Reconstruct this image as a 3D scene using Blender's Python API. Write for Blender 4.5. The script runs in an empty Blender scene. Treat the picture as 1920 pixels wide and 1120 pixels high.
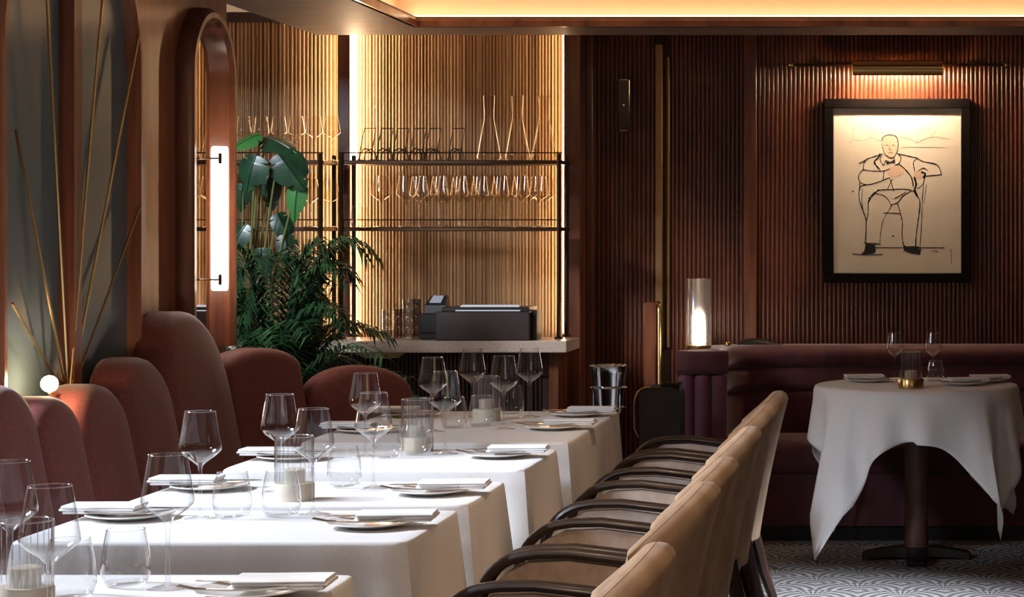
import bpy, math, random
from mathutils import Vector, Matrix
PI = math.pi
sin, cos = math.sin, math.cos
scene = bpy.context.scene
C = scene.collection
random.seed(7)

# ------------------------------------------------------------------ camera
EYE = 1.386
F = 3900.0
cam_d = bpy.data.cameras.new('camera')
cam = bpy.data.objects.new('camera', cam_d)
C.objects.link(cam)
cam.location = (0, 0, EYE)
cam.rotation_euler = (PI/2, 0, 0)
cam_d.sensor_width = 36
cam_d.lens = 36*F/1920
cam_d.shift_x = -730/1920
cam_d.shift_y = -115/1920
cam_d.clip_end = 100
scene.camera = cam

def P(x, y, Y):
    """a point of the room at depth Y, seen at picture position x, y"""
    s = F/Y
    return Vector(((x-1690)/s, Y, EYE-(y-445)/s))

# ------------------------------------------------------------------ world, lights, exposure
w = bpy.data.worlds.new('world'); scene.world = w
w.use_nodes = True
bg = w.node_tree.nodes['Background']
bg.inputs[0].default_value = (0.75, 0.72, 0.78, 1)
bg.inputs[1].default_value = 0.016

def area(name, loc, target, size, size_y, power, col, spread=PI):
    l = bpy.data.lights.new(name, 'AREA')
    l.shape = 'RECTANGLE'; l.size = size; l.size_y = size_y
    l.energy = power; l.color = col; l.spread = spread
    o = bpy.data.objects.new(name, l); C.objects.link(o)
    o.location = loc
    o.rotation_euler = (Vector(target)-Vector(loc)).to_track_quat('-Z', 'Y').to_euler()
    return o
# daylight through the side window beside the camera
area('daylight_window', (-5.6, 4.72, 4.1), (-1.2, 5.0, 0.7), 1.1, 1.1, 640, (0.78, 0.87, 1.0))
# added cool fill outside the unseen left wall, tinting the far cloths and chairs
area('far_daylight_fill', (-5.6, 0.9, 4.1), (-0.6, 7.0, 0.5), 1.0, 1.0, 300, (0.76, 0.85, 1.0))
# added cool area light for the daylight patch on the carpet by the round table
area('carpet_patch_fill', (2.7, 6.6, 2.25), (-0.12, 7.75, 0.0), 0.35, 0.35, 16, (0.80, 0.88, 1.0), math.radians(24))
# added warm fill ahead of the camera, standing in for ambient room light
area('warm_room_fill', (0.9, 2.2, 2.35), (-0.6, 5.6, 0.6), 1.6, 1.0, 12, (1.0, 0.66, 0.40))
# unseen ceiling spots, added to brighten the row of chairs
def spot(name, loc, target, power, col, ang):
    l = bpy.data.lights.new(name, 'SPOT'); l.energy = power; l.color = col
    l.spot_size = math.radians(ang); l.spot_blend = 0.8; l.shadow_soft_size = 0.05
    o = bpy.data.objects.new(name, l); C.objects.link(o); o.location = loc
    o.rotation_euler = (Vector(target)-Vector(loc)).to_track_quat('-Z', 'Y').to_euler()
for y in (3.3, 4.7, 6.1): spot('chair_fill_spot', (-0.75, y, 2.42), (-0.5, y+0.45, 0.7), 34, (1.0, 0.74, 0.50), 62)

scene.view_settings.view_transform = 'Standard'
scene.view_settings.look = 'None'
scene.view_settings.gamma = 1
scene.view_settings.use_curve_mapping = False
scene.view_settings.exposure = 0.0

# ------------------------------------------------------------------ materials
M = {}
def mat(name, col, rough=0.5, metal=0.0, spec=0.5, emit=None, estr=0.0, coat=0.0, sheen=0.0):
    m = bpy.data.materials.new(name); m.use_nodes = True
    b = m.node_tree.nodes['Principled BSDF']
    b.inputs['Base Color'].default_value = (*col, 1)
    b.inputs['Roughness'].default_value = rough
    b.inputs['Metallic'].default_value = metal
    b.inputs['Specular IOR Level'].default_value = spec
    if coat: b.inputs['Coat Weight'].default_value = coat; b.inputs['Coat Roughness'].default_value = 0.15
    if sheen: b.inputs['Sheen Weight'].default_value = sheen; b.inputs['Sheen Roughness'].default_value = 0.4
    if emit:
        b.inputs['Emission Color'].default_value = (*emit, 1)
        b.inputs['Emission Strength'].default_value = estr
    M[name] = m
    return m
def N(m, t, **kw):
    n = m.node_tree.nodes.new(t)
    for k, v in kw.items(): setattr(n, k, v)
    return n
def L(m, a, b): m.node_tree.links.new(a, b)
def grain(name, c1, c2, scale=(20, 20, 1.2), nscale=3.0, bump=0.0, rough=None, lo=0.35, hi=0.7, detail=5):
    """noise between two colours in object space, stretched by scale"""
    m = M[name]; b = m.node_tree.nodes['Principled BSDF']
    tc = N(m, 'ShaderNodeTexCoord'); mp = N(m, 'ShaderNodeMapping')
    mp.inputs['Scale'].default_value = scale
    nz = N(m, 'ShaderNodeTexNoise'); nz.inputs['Scale'].default_value = nscale; nz.inputs['Detail'].default_value = detail
    cr = N(m, 'ShaderNodeValToRGB')
    cr.color_ramp.elements[0].position = lo; cr.color_ramp.elements[0].color = (*c1, 1)
    cr.color_ramp.elements[1].position = hi; cr.color_ramp.elements[1].color = (*c2, 1)
    L(m, tc.outputs['Object'], mp.inputs['Vector']); L(m, mp.outputs[0], nz.inputs['Vector'])
    L(m, nz.outputs['Fac'], cr.inputs[0]); L(m, cr.outputs[0], b.inputs['Base Color'])
    if bump:
        bp = N(m, 'ShaderNodeBump'); bp.inputs['Strength'].default_value = bump; bp.inputs['Distance'].default_value = 0.002
        L(m, nz.outputs['Fac'], bp.inputs['Height']); L(m, bp.outputs[0], b.inputs['Normal'])
    return m

mat('mahogany', (0.16, 0.055, 0.025), 0.33, coat=0.3);  grain('mahogany', (0.085, 0.023, 0.011), (0.22, 0.068, 0.028), (9, 9, 0.9), 2.5)
mat('fluted_wood', (0.15, 0.05, 0.025), 0.30, coat=0.25); grain('fluted_wood', (0.060, 0.015, 0.008), (0.185, 0.050, 0.022), (3.5, 3.5, 1.3), 1.6)
mat('column_wood', (0.3, 0.11, 0.05), 0.30, coat=0.3);   grain('column_wood', (0.17, 0.050, 0.021), (0.40, 0.140, 0.058), (5, 5, 0.7), 2.2)
mat('dark_wood', (0.035, 0.016, 0.011), 0.35, coat=0.2);  grain('dark_wood', (0.022, 0.010, 0.007), (0.055, 0.024, 0.016), (12, 12, 2), 3)
mat('arm_wood', (0.05, 0.021, 0.013), 0.42, coat=0.12);   grain('arm_wood', (0.012, 0.005, 0.003), (0.030, 0.012, 0.007), (6, 30, 30), 2)
mat('bronze_rib', (0.4, 0.25, 0.11), 0.26, metal=0.5);  grain('bronze_rib', (0.20, 0.105, 0.045), (0.66, 0.42, 0.22), (40, 1, 0.05), 2.2, lo=0.36, hi=0.66, detail=3)
mat('brass', (0.62, 0.42, 0.18), 0.25, metal=1.0)
mat('dark_brass', (0.055, 0.031, 0.018), 0.34, metal=0.9)
mat('aged_brass', (0.30, 0.17, 0.075), 0.5, metal=0.8)
mat('wire_bronze', (0.022, 0.012, 0.007), 0.45)
mat('chrome', (0.8, 0.8, 0.8), 0.06, metal=1.0)
mat('black', (0.008, 0.007, 0.007), 0.4)
mat('black_gloss', (0.006, 0.005, 0.006), 0.15)
mat('ceiling_paint', (0.85, 0.78, 0.75), 0.8)
mat('soffit_paint', (0.20, 0.135, 0.11), 0.55); grain('soffit_paint', (0.17, 0.11, 0.088), (0.23, 0.155, 0.125), (2, 8, 8), 2)
mat('cove_paint', (0.80, 0.64, 0.48), 0.6)
mat('linen', (0.84, 0.82, 0.80), 0.8, sheen=0.15); grain('linen', (0.80, 0.78, 0.765), (0.88, 0.86, 0.845), (60, 60, 60), 4, bump=0.12)
mat('napkin', (0.88, 0.87, 0.86), 0.8)
mat('porcelain', (0.85, 0.82, 0.78), 0.12, coat=0.4)
mat('steel', (0.42, 0.37, 0.33), 0.2, metal=1.0)
mat('cream_wax', (0.66, 0.58, 0.46), 0.45)
mat('burgundy', (0.20, 0.050, 0.042), 0.75, sheen=0.25); grain('burgundy', (0.17, 0.042, 0.036), (0.225, 0.058, 0.048), (18, 18, 18), 4, bump=0.06)
mat('velvet', (0.085, 0.016, 0.022), 0.7, sheen=0.35); grain('velvet', (0.06, 0.010, 0.016), (0.105, 0.022, 0.028), (5, 5, 3), 2.5)
mat('tan_fabric', (0.42, 0.27, 0.165), 0.85, sheen=0.2); grain('tan_fabric', (0.39, 0.245, 0.15), (0.56, 0.375, 0.24), (9, 9, 6), 1.6, bump=0.05)
mat('seat_fabric', (0.40, 0.30, 0.22), 0.6, sheen=0.2); grain('seat_fabric', (0.40, 0.32, 0.26), (0.52, 0.43, 0.36), (14, 14, 14), 2)
mat('stone', (0.55, 0.42, 0.33), 0.3); grain('stone', (0.47, 0.35, 0.27), (0.62, 0.48, 0.38), (20, 20, 20), 5)
mat('paper', (0.74, 0.66, 0.55), 0.8); grain('paper', (0.70, 0.61, 0.50), (0.78, 0.70, 0.59), (3, 3, 3), 1.5)
mat('ink', (0.012, 0.010, 0.010), 0.7)
mat('ink_faint', (0.42, 0.36, 0.29), 0.8)
mat('skin_wash', (0.72, 0.52, 0.38), 0.8)
mat('frame_black', (0.004, 0.003, 0.003), 0.5, spec=0.12)
mat('slate_mirror', (0.15, 0.215, 0.24), 0.22, metal=0.35)
mat('mirror', (0.85, 0.82, 0.78), 0.015, metal=1.0)
mat('leaf_dark', (0.022, 0.085, 0.030), 0.32); grain('leaf_dark', (0.006, 0.026, 0.012), (0.018, 0.066, 0.022), (6, 6, 6), 2)
mat('leaf_light', (0.035, 0.15, 0.03), 0.35)
mat('palm_green', (0.028, 0.085, 0.022), 0.4); grain('palm_green', (0.008, 0.026, 0.010), (0.028, 0.078, 0.020), (5, 5, 5), 2)
mat('stem', (0.12, 0.14, 0.04), 0.5)
mat('soil', (0.02, 0.014, 0.01), 0.95)
mat('planter', (0.03, 0.026, 0.024), 0.5)
mat('box_brown', (0.026, 0.012, 0.008), 0.55)
mat('stool_fabric', (0.030, 0.022, 0.020), 0.8)
mat('screen', (0.02, 0.02, 0.025), 0.3, emit=(0.72, 0.76, 0.9), estr=0.75)
mat('small_screen', (0.02, 0.02, 0.025), 0.3, emit=(0.55, 0.58, 0.7), estr=0.5)
mat('cove_led', (1, .7, .4), 0.5, emit=(1.0, 0.65, 0.39), estr=7.5)
mat('bar_led', (1, .8, .5), 0.5, emit=(1.0, 0.70, 0.42), estr=62)
mat('bar_led_dim', (1, .8, .5), 0.5, emit=(1.0, 0.66, 0.36), estr=34)
mat('tube_led', (1, .95, .9), 0.4, emit=(1.0, 0.90, 0.78), estr=22)
mat('globe_led', (1, .9, .7), 0.4, emit=(1.0, 0.70, 0.40), estr=115)
mat('core_led', (1, .95, .9), 0.4, emit=(1.0, 0.88, 0.76), estr=22)
mat('picture_led', (1, .9, .7), 0.4, emit=(1.0, 0.74, 0.50), estr=430)

def glass(name, tint=(0.975, 0.98, 0.985), base=0.035, top=0.85, power=3.2, rough=0.015):
    m = bpy.data.materials.new(name); m.use_nodes = True
    nt = m.node_tree; nt.nodes.clear()
    out = N(m, 'ShaderNodeOutputMaterial'); mix = N(m, 'ShaderNodeMixShader')
    tr = N(m, 'ShaderNodeBsdfTransparent'); tr.inputs[0].default_value = (*tint, 1)
    gl = N(m, 'ShaderNodeBsdfGlossy'); gl.inputs['Roughness'].default_value = rough
    gl.inputs['Color'].default_value = (1, 1, 1, 1)
    lw = N(m, 'ShaderNodeLayerWeight'); lw.inputs[0].default_value = 0.5
    pw = N(m, 'ShaderNodeMath', operation='POWER'); pw.inputs[1].default_value = power
    ma = N(m, 'ShaderNodeMath', operation='MULTIPLY_ADD'); ma.inputs[1].default_value = top; ma.inputs[2].default_value = base
    L(m, lw.outputs['Facing'], pw.inputs[0]); L(m, pw.outputs[0], ma.inputs[0]); L(m, ma.outputs[0], mix.inputs[0])
    L(m, tr.outputs[0], mix.inputs[1]); L(m, gl.outputs[0], mix.inputs[2]); L(m, mix.outputs[0], out.inputs[0])
    M[name] = m
    return m
glass('glass', (0.945, 0.95, 0.955), 0.04, 0.9, 2.3)
glass('ribbed_glass', (0.88, 0.89, 0.905), 0.11, 0.9, 1.5, 0.05)
glass('amber_glass', (0.93, 0.88, 0.80), 0.05, 0.8, 2.4, 0.09)
glass('lamp_glass', (0.90, 0.87, 0.82), 0.10, 0.6, 1.6, 0.22)
glass('smoke_glass', (0.45, 0.42, 0.42), 0.08, 0.8, 2.2, 0.05)

def carpet():
    m = mat('carpet', (0.2, 0.2, 0.22), 0.95, spec=0.1)
    b = m.node_tree.nodes['Principled BSDF']
    tc = N(m, 'ShaderNodeTexCoord'); sp = N(m, 'ShaderNodeSeparateXYZ'); L(m, tc.outputs['Object'], sp.inputs[0])
    def mth(op, a, b2=None, c=None):
        n = N(m, 'ShaderNodeMath', operation=op)
        for i, v in enumerate((a, b2, c)):
            if v is None: continue
            if isinstance(v, (int, float)): n.inputs[i].default_value = v
            else: L(m, v, n.inputs[i])
        return n.outputs[0]
    p, h = 0.34, 0.17
    u = mth('DIVIDE', sp.outputs['X'], p); v = mth('DIVIDE', sp.outputs['Y'], h)
    row = mth('FLOOR', v); fv = mth('FRACT', v)
    def scale(k):     # the scale whose centre line is k rows nearer
        r = mth('SUBTRACT', row, k)
        off = mth('MULTIPLY', mth('MODULO', mth('ADD', r, 1000), 2), 0.5)
        cx = mth('SUBTRACT', mth('FRACT', mth('ADD', u, off)), 0.5)
        cy = mth('MULTIPLY', mth('ADD', fv, k), h/p)
        rr = mth('SQRT', mth('ADD', mth('MULTIPLY', cx, cx), mth('MULTIPLY', cy, cy)))
        an = mth('ARCTAN2', cy, cx)
        return rr, an
    r0, a0 = scale(0); r1, a1 = scale(1)
    inside1 = mth('LESS_THAN', r1, 0.53)
    rr = mth('ADD', mth('MULTIPLY', r1, inside1), mth('MULTIPLY', r0, mth('SUBTRACT', 1, inside1)))
    an = mth('ADD', mth('MULTIPLY', a1, inside1), mth('MULTIPLY', a0, mth('SUBTRACT', 1, inside1)))
    ring = mth('SINE', mth('MULTIPLY', rr, 2*PI*8)); dots = mth('SINE', mth('MULTIPLY', an, 40))
    nz = N(m, 'ShaderNodeTexNoise'); nz.inputs['Scale'].default_value = 260; L(m, tc.outputs['Object'], nz.inputs['Vector'])
    f = mth('ADD', mth('MULTIPLY', ring, 0.26), mth('MULTIPLY', dots, 0.22))
    f = mth('ADD', f, mth('MULTIPLY', nz.outputs['Fac'], 1.05))
    cr = N(m, 'ShaderNodeValToRGB')
    e = cr.color_ramp.elements
    e[0].position = 0.15; e[0].color = (0.022, 0.020, 0.022, 1); e[1].position = 1.0; e[1].color = (0.42, 0.40, 0.39, 1)
    L(m, f, cr.inputs[0]); L(m, cr.outputs[0], b.inputs['Base Color'])
    bp = N(m, 'ShaderNodeBump'); bp.inputs['Strength'].default_value = 0.5; bp.inputs['Distance'].default_value = 0.004
    L(m, f, bp.inputs['Height']); L(m, bp.outputs[0], b.inputs['Normal'])
carpet()

# ------------------------------------------------------------------ mesh helpers
class MB:
    def __init__(s): s.v = []; s.f = []
    def add(s, vs, fs):
        k = len(s.v); s.v += [tuple(v) for v in vs]; s.f += [tuple(i+k for i in f) for f in fs]; return s
    def box(s, x0, x1, y0, y1, z0, z1, b=0.0):
        if b <= 0:
            s.add([(x0,y0,z0),(x1,y0,z0),(x1,y1,z0),(x0,y1,z0),(x0,y0,z1),(x1,y0,z1),(x1,y1,z1),(x0,y1,z1)],
                  [(3,2,1,0),(4,5,6,7),(0,1,5,4),(1,2,6,5),(2,3,7,6),(3,0,4,7)]); return s
        # chamfered in plan and at top and bottom
        def ring(d, z): return [(x0+d+b,y0+d,z),(x1-d-b,y0+d,z),(x1-d,y0+d+b,z),(x1-d,y1-d-b,z),(x1-d-b,y1-d,z),(x0+d+b,y1-d,z),(x0+d,y1-d-b,z),(x0+d,y0+d+b,z)]
        return s.loft([ring(b, z0), ring(0, z0+b), ring(0, z1-b), ring(b, z1)], True, True, True)
    def loft(s, rings, closed=True, cap0=False, cap1=False):
        n = len(rings[0]); k = len(s.v)
        for r in rings: s.v += [tuple(p) for p in r]
        for i in range(len(rings)-1):
            for j in range(n if closed else n-1):
                a = k+i*n+j; b2 = k+i*n+(j+1) % n
                s.f.append((a, b2, b2+n, a+n))
        if cap0: s.f.append(tuple(k+j for j in reversed(range(n))))
        if cap1: s.f.append(tuple(k+(len(rings)-1)*n+j for j in range(n)))
        return s
    def lathe(s, prof, c=(0,0,0), n=24, cap0=True, cap1=True):
        rings = [[(c[0]+r*cos(2*PI*j/n), c[1]+r*sin(2*PI*j/n), c[2]+z) for j in range(n)] for r, z in prof]
        return s.loft(rings, True, cap0, cap1)
    def tube(s, pts, r, n=8, caps=True):
        pts = [Vector(p) for p in pts]; rings = []
        rs = r if isinstance(r, (list, tuple)) else [r]*len(pts)
        t0 = (pts[1]-pts[0]).normalized()
        up = Vector((0,0,1)) if abs(t0.z) < 0.9 else Vector((1,0,0))
        a = t0.cross(up).normalized()
        for i, p in enumerate(pts):
            t = (pts[min(i+1, len(pts)-1)]-pts[max(i-1, 0)]).normalized()
            a = (a - t*a.dot(t)).normalized(); b2 = t.cross(a)
            rings.append([p + (a*cos(2*PI*j/n)+b2*sin(2*PI*j/n))*rs[i] for j in range(n)])
        return s.loft(rings, True, caps, caps)
    def sweep(s, path, prof, up=Vector((0,0,1)), caps=True):
        """prof: list of (side, up) offsets; path: points in plan or space"""
        path = [Vector(p) for p in path]; rings = []
        for i, p in enumerate(path):
            t = (path[min(i+1, len(path)-1)]-path[max(i-1, 0)]).normalized()
            side = t.cross(up).normalized(); u2 = side.cross(t).normalized()
            rings.append([p+side*a+u2*b2 for a, b2 in prof])
        return s.loft(rings, True, caps, caps)
    def build(s, name, m, parent=None, smooth=35, loc=None):
        me = bpy.data.meshes.new(name); me.from_pydata(s.v, [], s.f); me.update()
        me.materials.append(M[m])
        if smooth:
            for p in me.polygons: p.use_smooth = True
            me.set_sharp_from_angle(angle=math.radians(smooth))
        o = bpy.data.objects.new(name, me); C.objects.link(o)
        if parent: o.parent = parent
        if loc: o.location = loc
        return o
def tag(o, label, cat=None, group=None, kind=None):
    o['label'] = label
    if cat: o['category'] = cat
    if group: o['group'] = group
    if kind: o['kind'] = kind
    return o
def thing(name, label, cat, loc=(0,0,0), rz=0, group=None):
    o = bpy.data.objects.new(name, None); C.objects.link(o); o.empty_display_size = 0.05
    o.location = loc; o.rotation_euler = (0, 0, rz)
    return tag(o, label, cat, group)
def struct(o): o['kind'] = 'structure'; return o
def dup(root, loc, rz=None, label=None, group=None):
    r = root.copy(); C.objects.link(r); r.location = loc
    if rz is not None: r.rotation_euler = (0, 0, rz)
    if label: r['label'] = label
    if group: r['group'] = group
    for ch in list(root.children):
        c = ch.copy(); C.objects.link(c); c.parent = r
        for g in ch.children:
            d = g.copy(); C.objects.link(d); d.parent = c
    return r
def ribs(x0, x1, y, z0, z1, pitch, r, depth=None, seg=6):
    """half-round vertical flutes standing on the plane y, facing -y"""
    mb = MB(); depth = depth or r; n = max(1, round((x1-x0)/pitch)); pt = (x1-x0)/n
    prof = []
    for i in range(n):
        cx = x0+(i+0.5)*pt
        if i == 0: prof.append((x0, y))
        for k in range(seg+1):
            a = PI-PI*k/seg
            prof.append((cx+r*cos(a), y-depth*sin(a)))
    prof.append((x1, y))
    for (px_, py_) in prof: mb.v += [(px_, py_, z0), (px_, py_, z1)]
    for i in range(len(prof)-1): mb.f.append((2*i, 2*i+2, 2*i+3, 2*i+1))
    return mb
def bez(p0, p1, p2, p3, n=10):
    p0, p1, p2, p3 = map(Vector, (p0, p1, p2, p3)); out = []
    for i in range(n+1):
        t = i/n; out.append(p0*(1-t)**3+p1*3*t*(1-t)**2+p2*3*t*t*(1-t)+p3*t**3)
    return out

# ------------------------------------------------------------------ the room
struct(MB().box(-6, 6, -1.5, 12, -0.1, 0).build('floor', 'carpet', smooth=0))
ZC = 2.46
struct(MB().box(-2.75, 3.2, -1.5, 10.4, ZC+0.12, ZC+0.2).box(-4.2, -2.75, 7.8, 10.4, ZC+0.12, ZC+0.2).build('ceiling', 'ceiling_paint', smooth=0))

# dropped soffit with a lit coffer; X0 left edge, YB back edge
ZS = 2.31
SX0, SXI, SYI, SYB = -2.67, -2.13, 9.13, 9.50
sof = MB()
sof.box(SX0, SXI, -1.0, SYB, ZS, ZS+0.045)            # left beam underside
sof.box(SXI, 3.1, SYI, SYB, ZS, ZS+0.045)             # rear beam underside
sof.box(SX0, SX0+0.04, -1.0, SYB, ZS+0.045, ZC+0.12)     # outer faces
sof.box(SX0+0.04, 3.1, SYB-0.04, SYB, ZS+0.045, ZC+0.12)
so = struct(sof.build('trim_1', 'soffit_paint', smooth=0))
cv = MB()
cv.box(SXI-0.13, SXI-0.11, -1.0, SYI+0.13, ZS+0.045, ZC+0.12)
cv.box(SXI-0.11, 3.1, SYI+0.11, SYI+0.13, ZS+0.045, ZC+0.12)
cv.box(SXI-0.11, 3.1, -1.0, SYI+0.11, ZC-0.02, ZC+0.02)
struct(cv.build('trim_2', 'cove_paint', smooth=0))
lip = MB()
lip.sweep([(SXI, -1.0, ZS+0.0), (SXI, SYI, ZS+0.0)], [(-0.015, 0.0), (0.012, 0.0), (0.012, 0.026), (0.004, 0.036), (-0.015, 0.036)])
lip.sweep([(SXI-0.012, SYI, ZS+0.0), (3.1, SYI, ZS+0.0)], [(-0.015, 0.0), (0.012, 0.0), (0.012, 0.026), (0.004, 0.036), (-0.015, 0.036)])
struct(lip.build('trim_3', 'column_wood'))
led = MB().box(SXI-0.06, 3.05, SYI+0.055, SYI+0.08, ZS+0.047, ZS+0.057)
tag(led.build('led_strip', 'cove_led', smooth=0), 'warm led strip hidden in the rear ceiling cove', 'light strip')
led = MB().box(SXI-0.08, SXI-0.055, -0.5, SYI+0.03, ZS+0.047, ZS+0.057)
tag(led.build('led_strip', 'cove_led', smooth=0), 'warm led strip hidden in the side ceiling cove running towards the bar', 'light strip')

# rear walls
WY = 10.10
BY = 9.95
wb = struct(MB().box(-4.2, 3.2, WY+0.02, WY+0.15, 0, ZC+0.12).build('wall_back', 'dark_wood', smooth=0))
XR0, XR1 = -2.607, -1.600          # bar recess between the posts
r1 = ribs(XR0, XR1, BY, 0.9, ZC+0.1, 0.0155, 0.0071, 0.006); o = r1.build('fluted_panel', 'bronze_rib', wb); o['kind'] = 'stuff'
r2 = ribs(-4.0, -2.665, BY, 0.0, ZC-0.04, 0.0185, 0.0085, 0.007); o = r2.build('fluted_panel', 'bronze_rib', wb); o['kind'] = 'stuff'
struct(MB().box(-4.2, -2.66, BY-0.03, WY+0.02, ZC-0.045, ZC+0.0).build('trim_4', 'dark_wood', smooth=0))
struct(MB().box(-4.2, -2.68, 7.9, WY, ZC, ZC+0.06).build('trim_5', 'ceiling_paint', smooth=0))
struct(MB().box(-2.665, -2.607, 9.83, WY+0.02, 0.0, ZC+0.1, 0.004).build('trim_6', 'mahogany', smooth=0))
struct(MB().box(-1.600, -1.522, 9.86, WY+0.02, 0.0, ZC+0.1, 0.004).build('trim_7', 'mahogany', smooth=0))
struct(MB().box(-4.2, -4.1, 7.8, WY, 0, ZC+0.12).build('wall_side', 'dark_wood', smooth=0))
r3 = ribs(-1.522, -1.195, WY, 0.0, ZC+0.1, 0.0215, 0.0098, 0.009); o = r3.build('fluted_panel', 'fluted_wood', wb); o['kind'] = 'stuff'
r4 = ribs(-1.12, -0.765, WY, 0.0, ZC+0.1, 0.0215, 0.0098, 0.009); o = r4.build('fluted_panel', 'fluted_wood', wb); o['kind'] = 'stuff'
struct(MB().box(-0.765, -0.70, WY-0.035, WY+0.02, 0.0, ZC+0.1, 0.004).build('trim_8', 'mahogany', smooth=0))
r5 = ribs(-0.70, 2.2, WY, 0.0, ZC+0.1, 0.0215, 0.0098, 0.009); o = r5.build('fluted_panel', 'fluted_wood', wb); o['kind'] = 'stuff'
struct(MB().box(-1.522, -1.49, WY-0.06, WY+0.02, 0.0, ZC+0.1, 0.004).build('trim_9', 'mahogany', smooth=0))
# brass door edge between the two dark panels
d1 = struct(MB().box(-1.195, -1.12, WY-0.01, WY+0.02, 0.0, ZC+0.1).build('door_1', 'dark_brass', smooth=0))
MB().box(-1.192, -1.155, WY-0.04, WY-0.01, 0.85, 2.32, 0.004).build('edge_strip', 'aged_brass', d1, 0)
MB().box(-1.135, -1.122, WY-0.03, WY-0.01, 0.85, 2.26, 0.003).build('edge_strip', 'aged_brass', d1, 0)
struct(MB().box(3.0, 3.1, 6.5, WY, 0, ZC+0.12).build('wall_right', 'fluted_wood', smooth=0))

# black plate on the dark fluted panel
t = thing('wall_speaker', 'slim black wall plate with one small dot on the dark fluted panel', 'speaker', (-1.343, WY-0.012, 1.90))
MB().box(-0.029, 0.029, -0.030, 0, 0, 0.25, 0.003).build('plate', 'black_gloss', t, 0)
MB().box(-0.020, 0.020, -0.033, -0.030, 0.246, 0.25).build('end_cap', 'steel', t, 0)
MB().box(-0.020, 0.020, -0.033, -0.030, 0.0, 0.004).build('end_cap', 'steel', t, 0)
MB().lathe([(0.0055, 0), (0.004, 0.003)], (0, 0, 0), 12).build('indicator', 'porcelain', t).matrix_local = Matrix.Translation((0, -0.030, 0.125)) @ Matrix.Rotation(PI/2, 4, 'X')

# ---------------------------------------------------- left wall: column, arched window, arched mirror
XW = -2.55
wl = MB()
wl.box(XW-0.10, XW, 5.72, 7.86, 0, ZC+0.12)
wl.box(XW-0.10, XW, 1.2, 5.72, 0, 0.85)
wl.box(XW-0.10, XW, 1.2, 5.72, 2.5, ZC+0.12)
wl.box(XW-0.10, XW, 2.6, 3.56, 0.85, 2.5)  # unseen pier, added to keep daylight off the fourth table's cloth front
wl.box(XW-0.10, XW, -1.5, 1.2, 0, ZC+0.12)
struct(wl.build('wall_left', 'column_wood', smooth=0))

def arch_pts(c, hw, z0, zs, n=20):
    """arch outline in (y, z): up the near side, over, down the far side"""
    return [(c-hw, z0)]+[(c-hw*cos(PI*k/n), zs+hw*sin(PI*k/n)) for k in range(n+1)]+[(c+hw, z0)]
def arch_panel(c, hw, z0, zs, x, thick):
    pts = arch_pts(c, hw, z0, zs)
    return MB().loft([[(x, y, z) for y, z in pts], [(x+thick, y, z) for y, z in pts]], True, True, True)
def arch_frame(c, hw, z0, zs, x, prof, n=24):
    """prof: (outward from opening, proud of wall)"""
    pts = arch_pts(c, hw, z0, zs, n); mb = MB(); rings = []
    for i, (y, z) in enumerate(pts):
        if i == 0: ny, nz = -1, 0
        elif i == len(pts)-1: ny, nz = 1, 0
        else:
            k = i-1; ny, nz = -cos(PI*k/n), sin(PI*k/n)
        rings.append([(x+pr, y+ny*ow, z+nz*ow) for ow, pr in prof])
    return mb.loft(rings, True, True, True)
wn = struct(arch_frame(6.33, 0.50, 0.5, 1.93, XW, [(0.0, 0.0), (0.0, 0.035), (0.012, 0.05), (0.03, 0.05), (0.045, 0.03), (0.06, 0.02), (0.06, 0.0)]).build('window_1', 'column_wood'))
for a, b in ((5.83, 6.275), (6.385, 6.83)):
    mb = MB(); pts = []
    n = 16
    top = lambda y: 1.93+math.sqrt(max(0, 0.25-(y-6.33)**2))
    ys = [a+(b-a)*k/n for k in range(n+1)]
    pts = [(a, 0.5)]+[(y, top(y)) for y in ys]+[(b, 0.5)]
    mb.loft([[(XW+0.001, y, z) for y, z in pts], [(XW+0.007, y, z) for y, z in pts]], True, True, True)
    mb.build('pane', 'slate_mirror', wn, 20)
MB().sweep([(XW, 6.33, 0.5), (XW, 6.33, 2.42)], [(-0.055, 0), (-0.055, 0.02), (-0.03, 0.045), (0.03, 0.045), (0.055, 0.02), (0.055, 0)], up=Vector((1,0,0))).build('mullion', 'mahogany', wn)

# sunburst wall lamp with radiating brass rods
hub = Vector((XW+0.03, 6.27, 0.89))
t = thing('sunburst_lamp', 'brass sunburst wall lamp with radiating thin rods and glowing globe above the banquette', 'lamp', hub)
for (dy, dz) in ((-0.40, 0.80), (-0.19, 1.25), (0.24, 1.24), (0.55, 1.16), (0.565, 0.60), (-0.42, 0.31)):
    v = Vector((0.0, dy, dz)); u = v.normalized()
    MB().tube([u*0.05+Vector((0.01,0,0)), v+Vector((0.02,0,0))], 0.0042, 6).build('rod', 'brass', t)
MB().lathe([(0.05, 0), (0.05, 0.012), (0.04, 0.018)], (0,0,0), 20).build('back_plate', 'brass', t).matrix_local = Matrix.Translation((-0.028, 0, 0.02)) @ Matrix.Rotation(PI/2, 4, 'Y')
gl = MB(); n = 10
gl.lathe([(0.024*sin(PI*k/n)+1e-4, -0.024*cos(PI*k/n)) for k in range(n+1)], (0.075, -0.30, 0.075), 16)
gl.build('globe', 'globe_led', t, 60)
MB().tube([(-0.02, -0.02, 0.02), (0.05, -0.15, 0.03), (0.075, -0.30, 0.052)], 0.006, 8).build('arm', 'brass', t)

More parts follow.
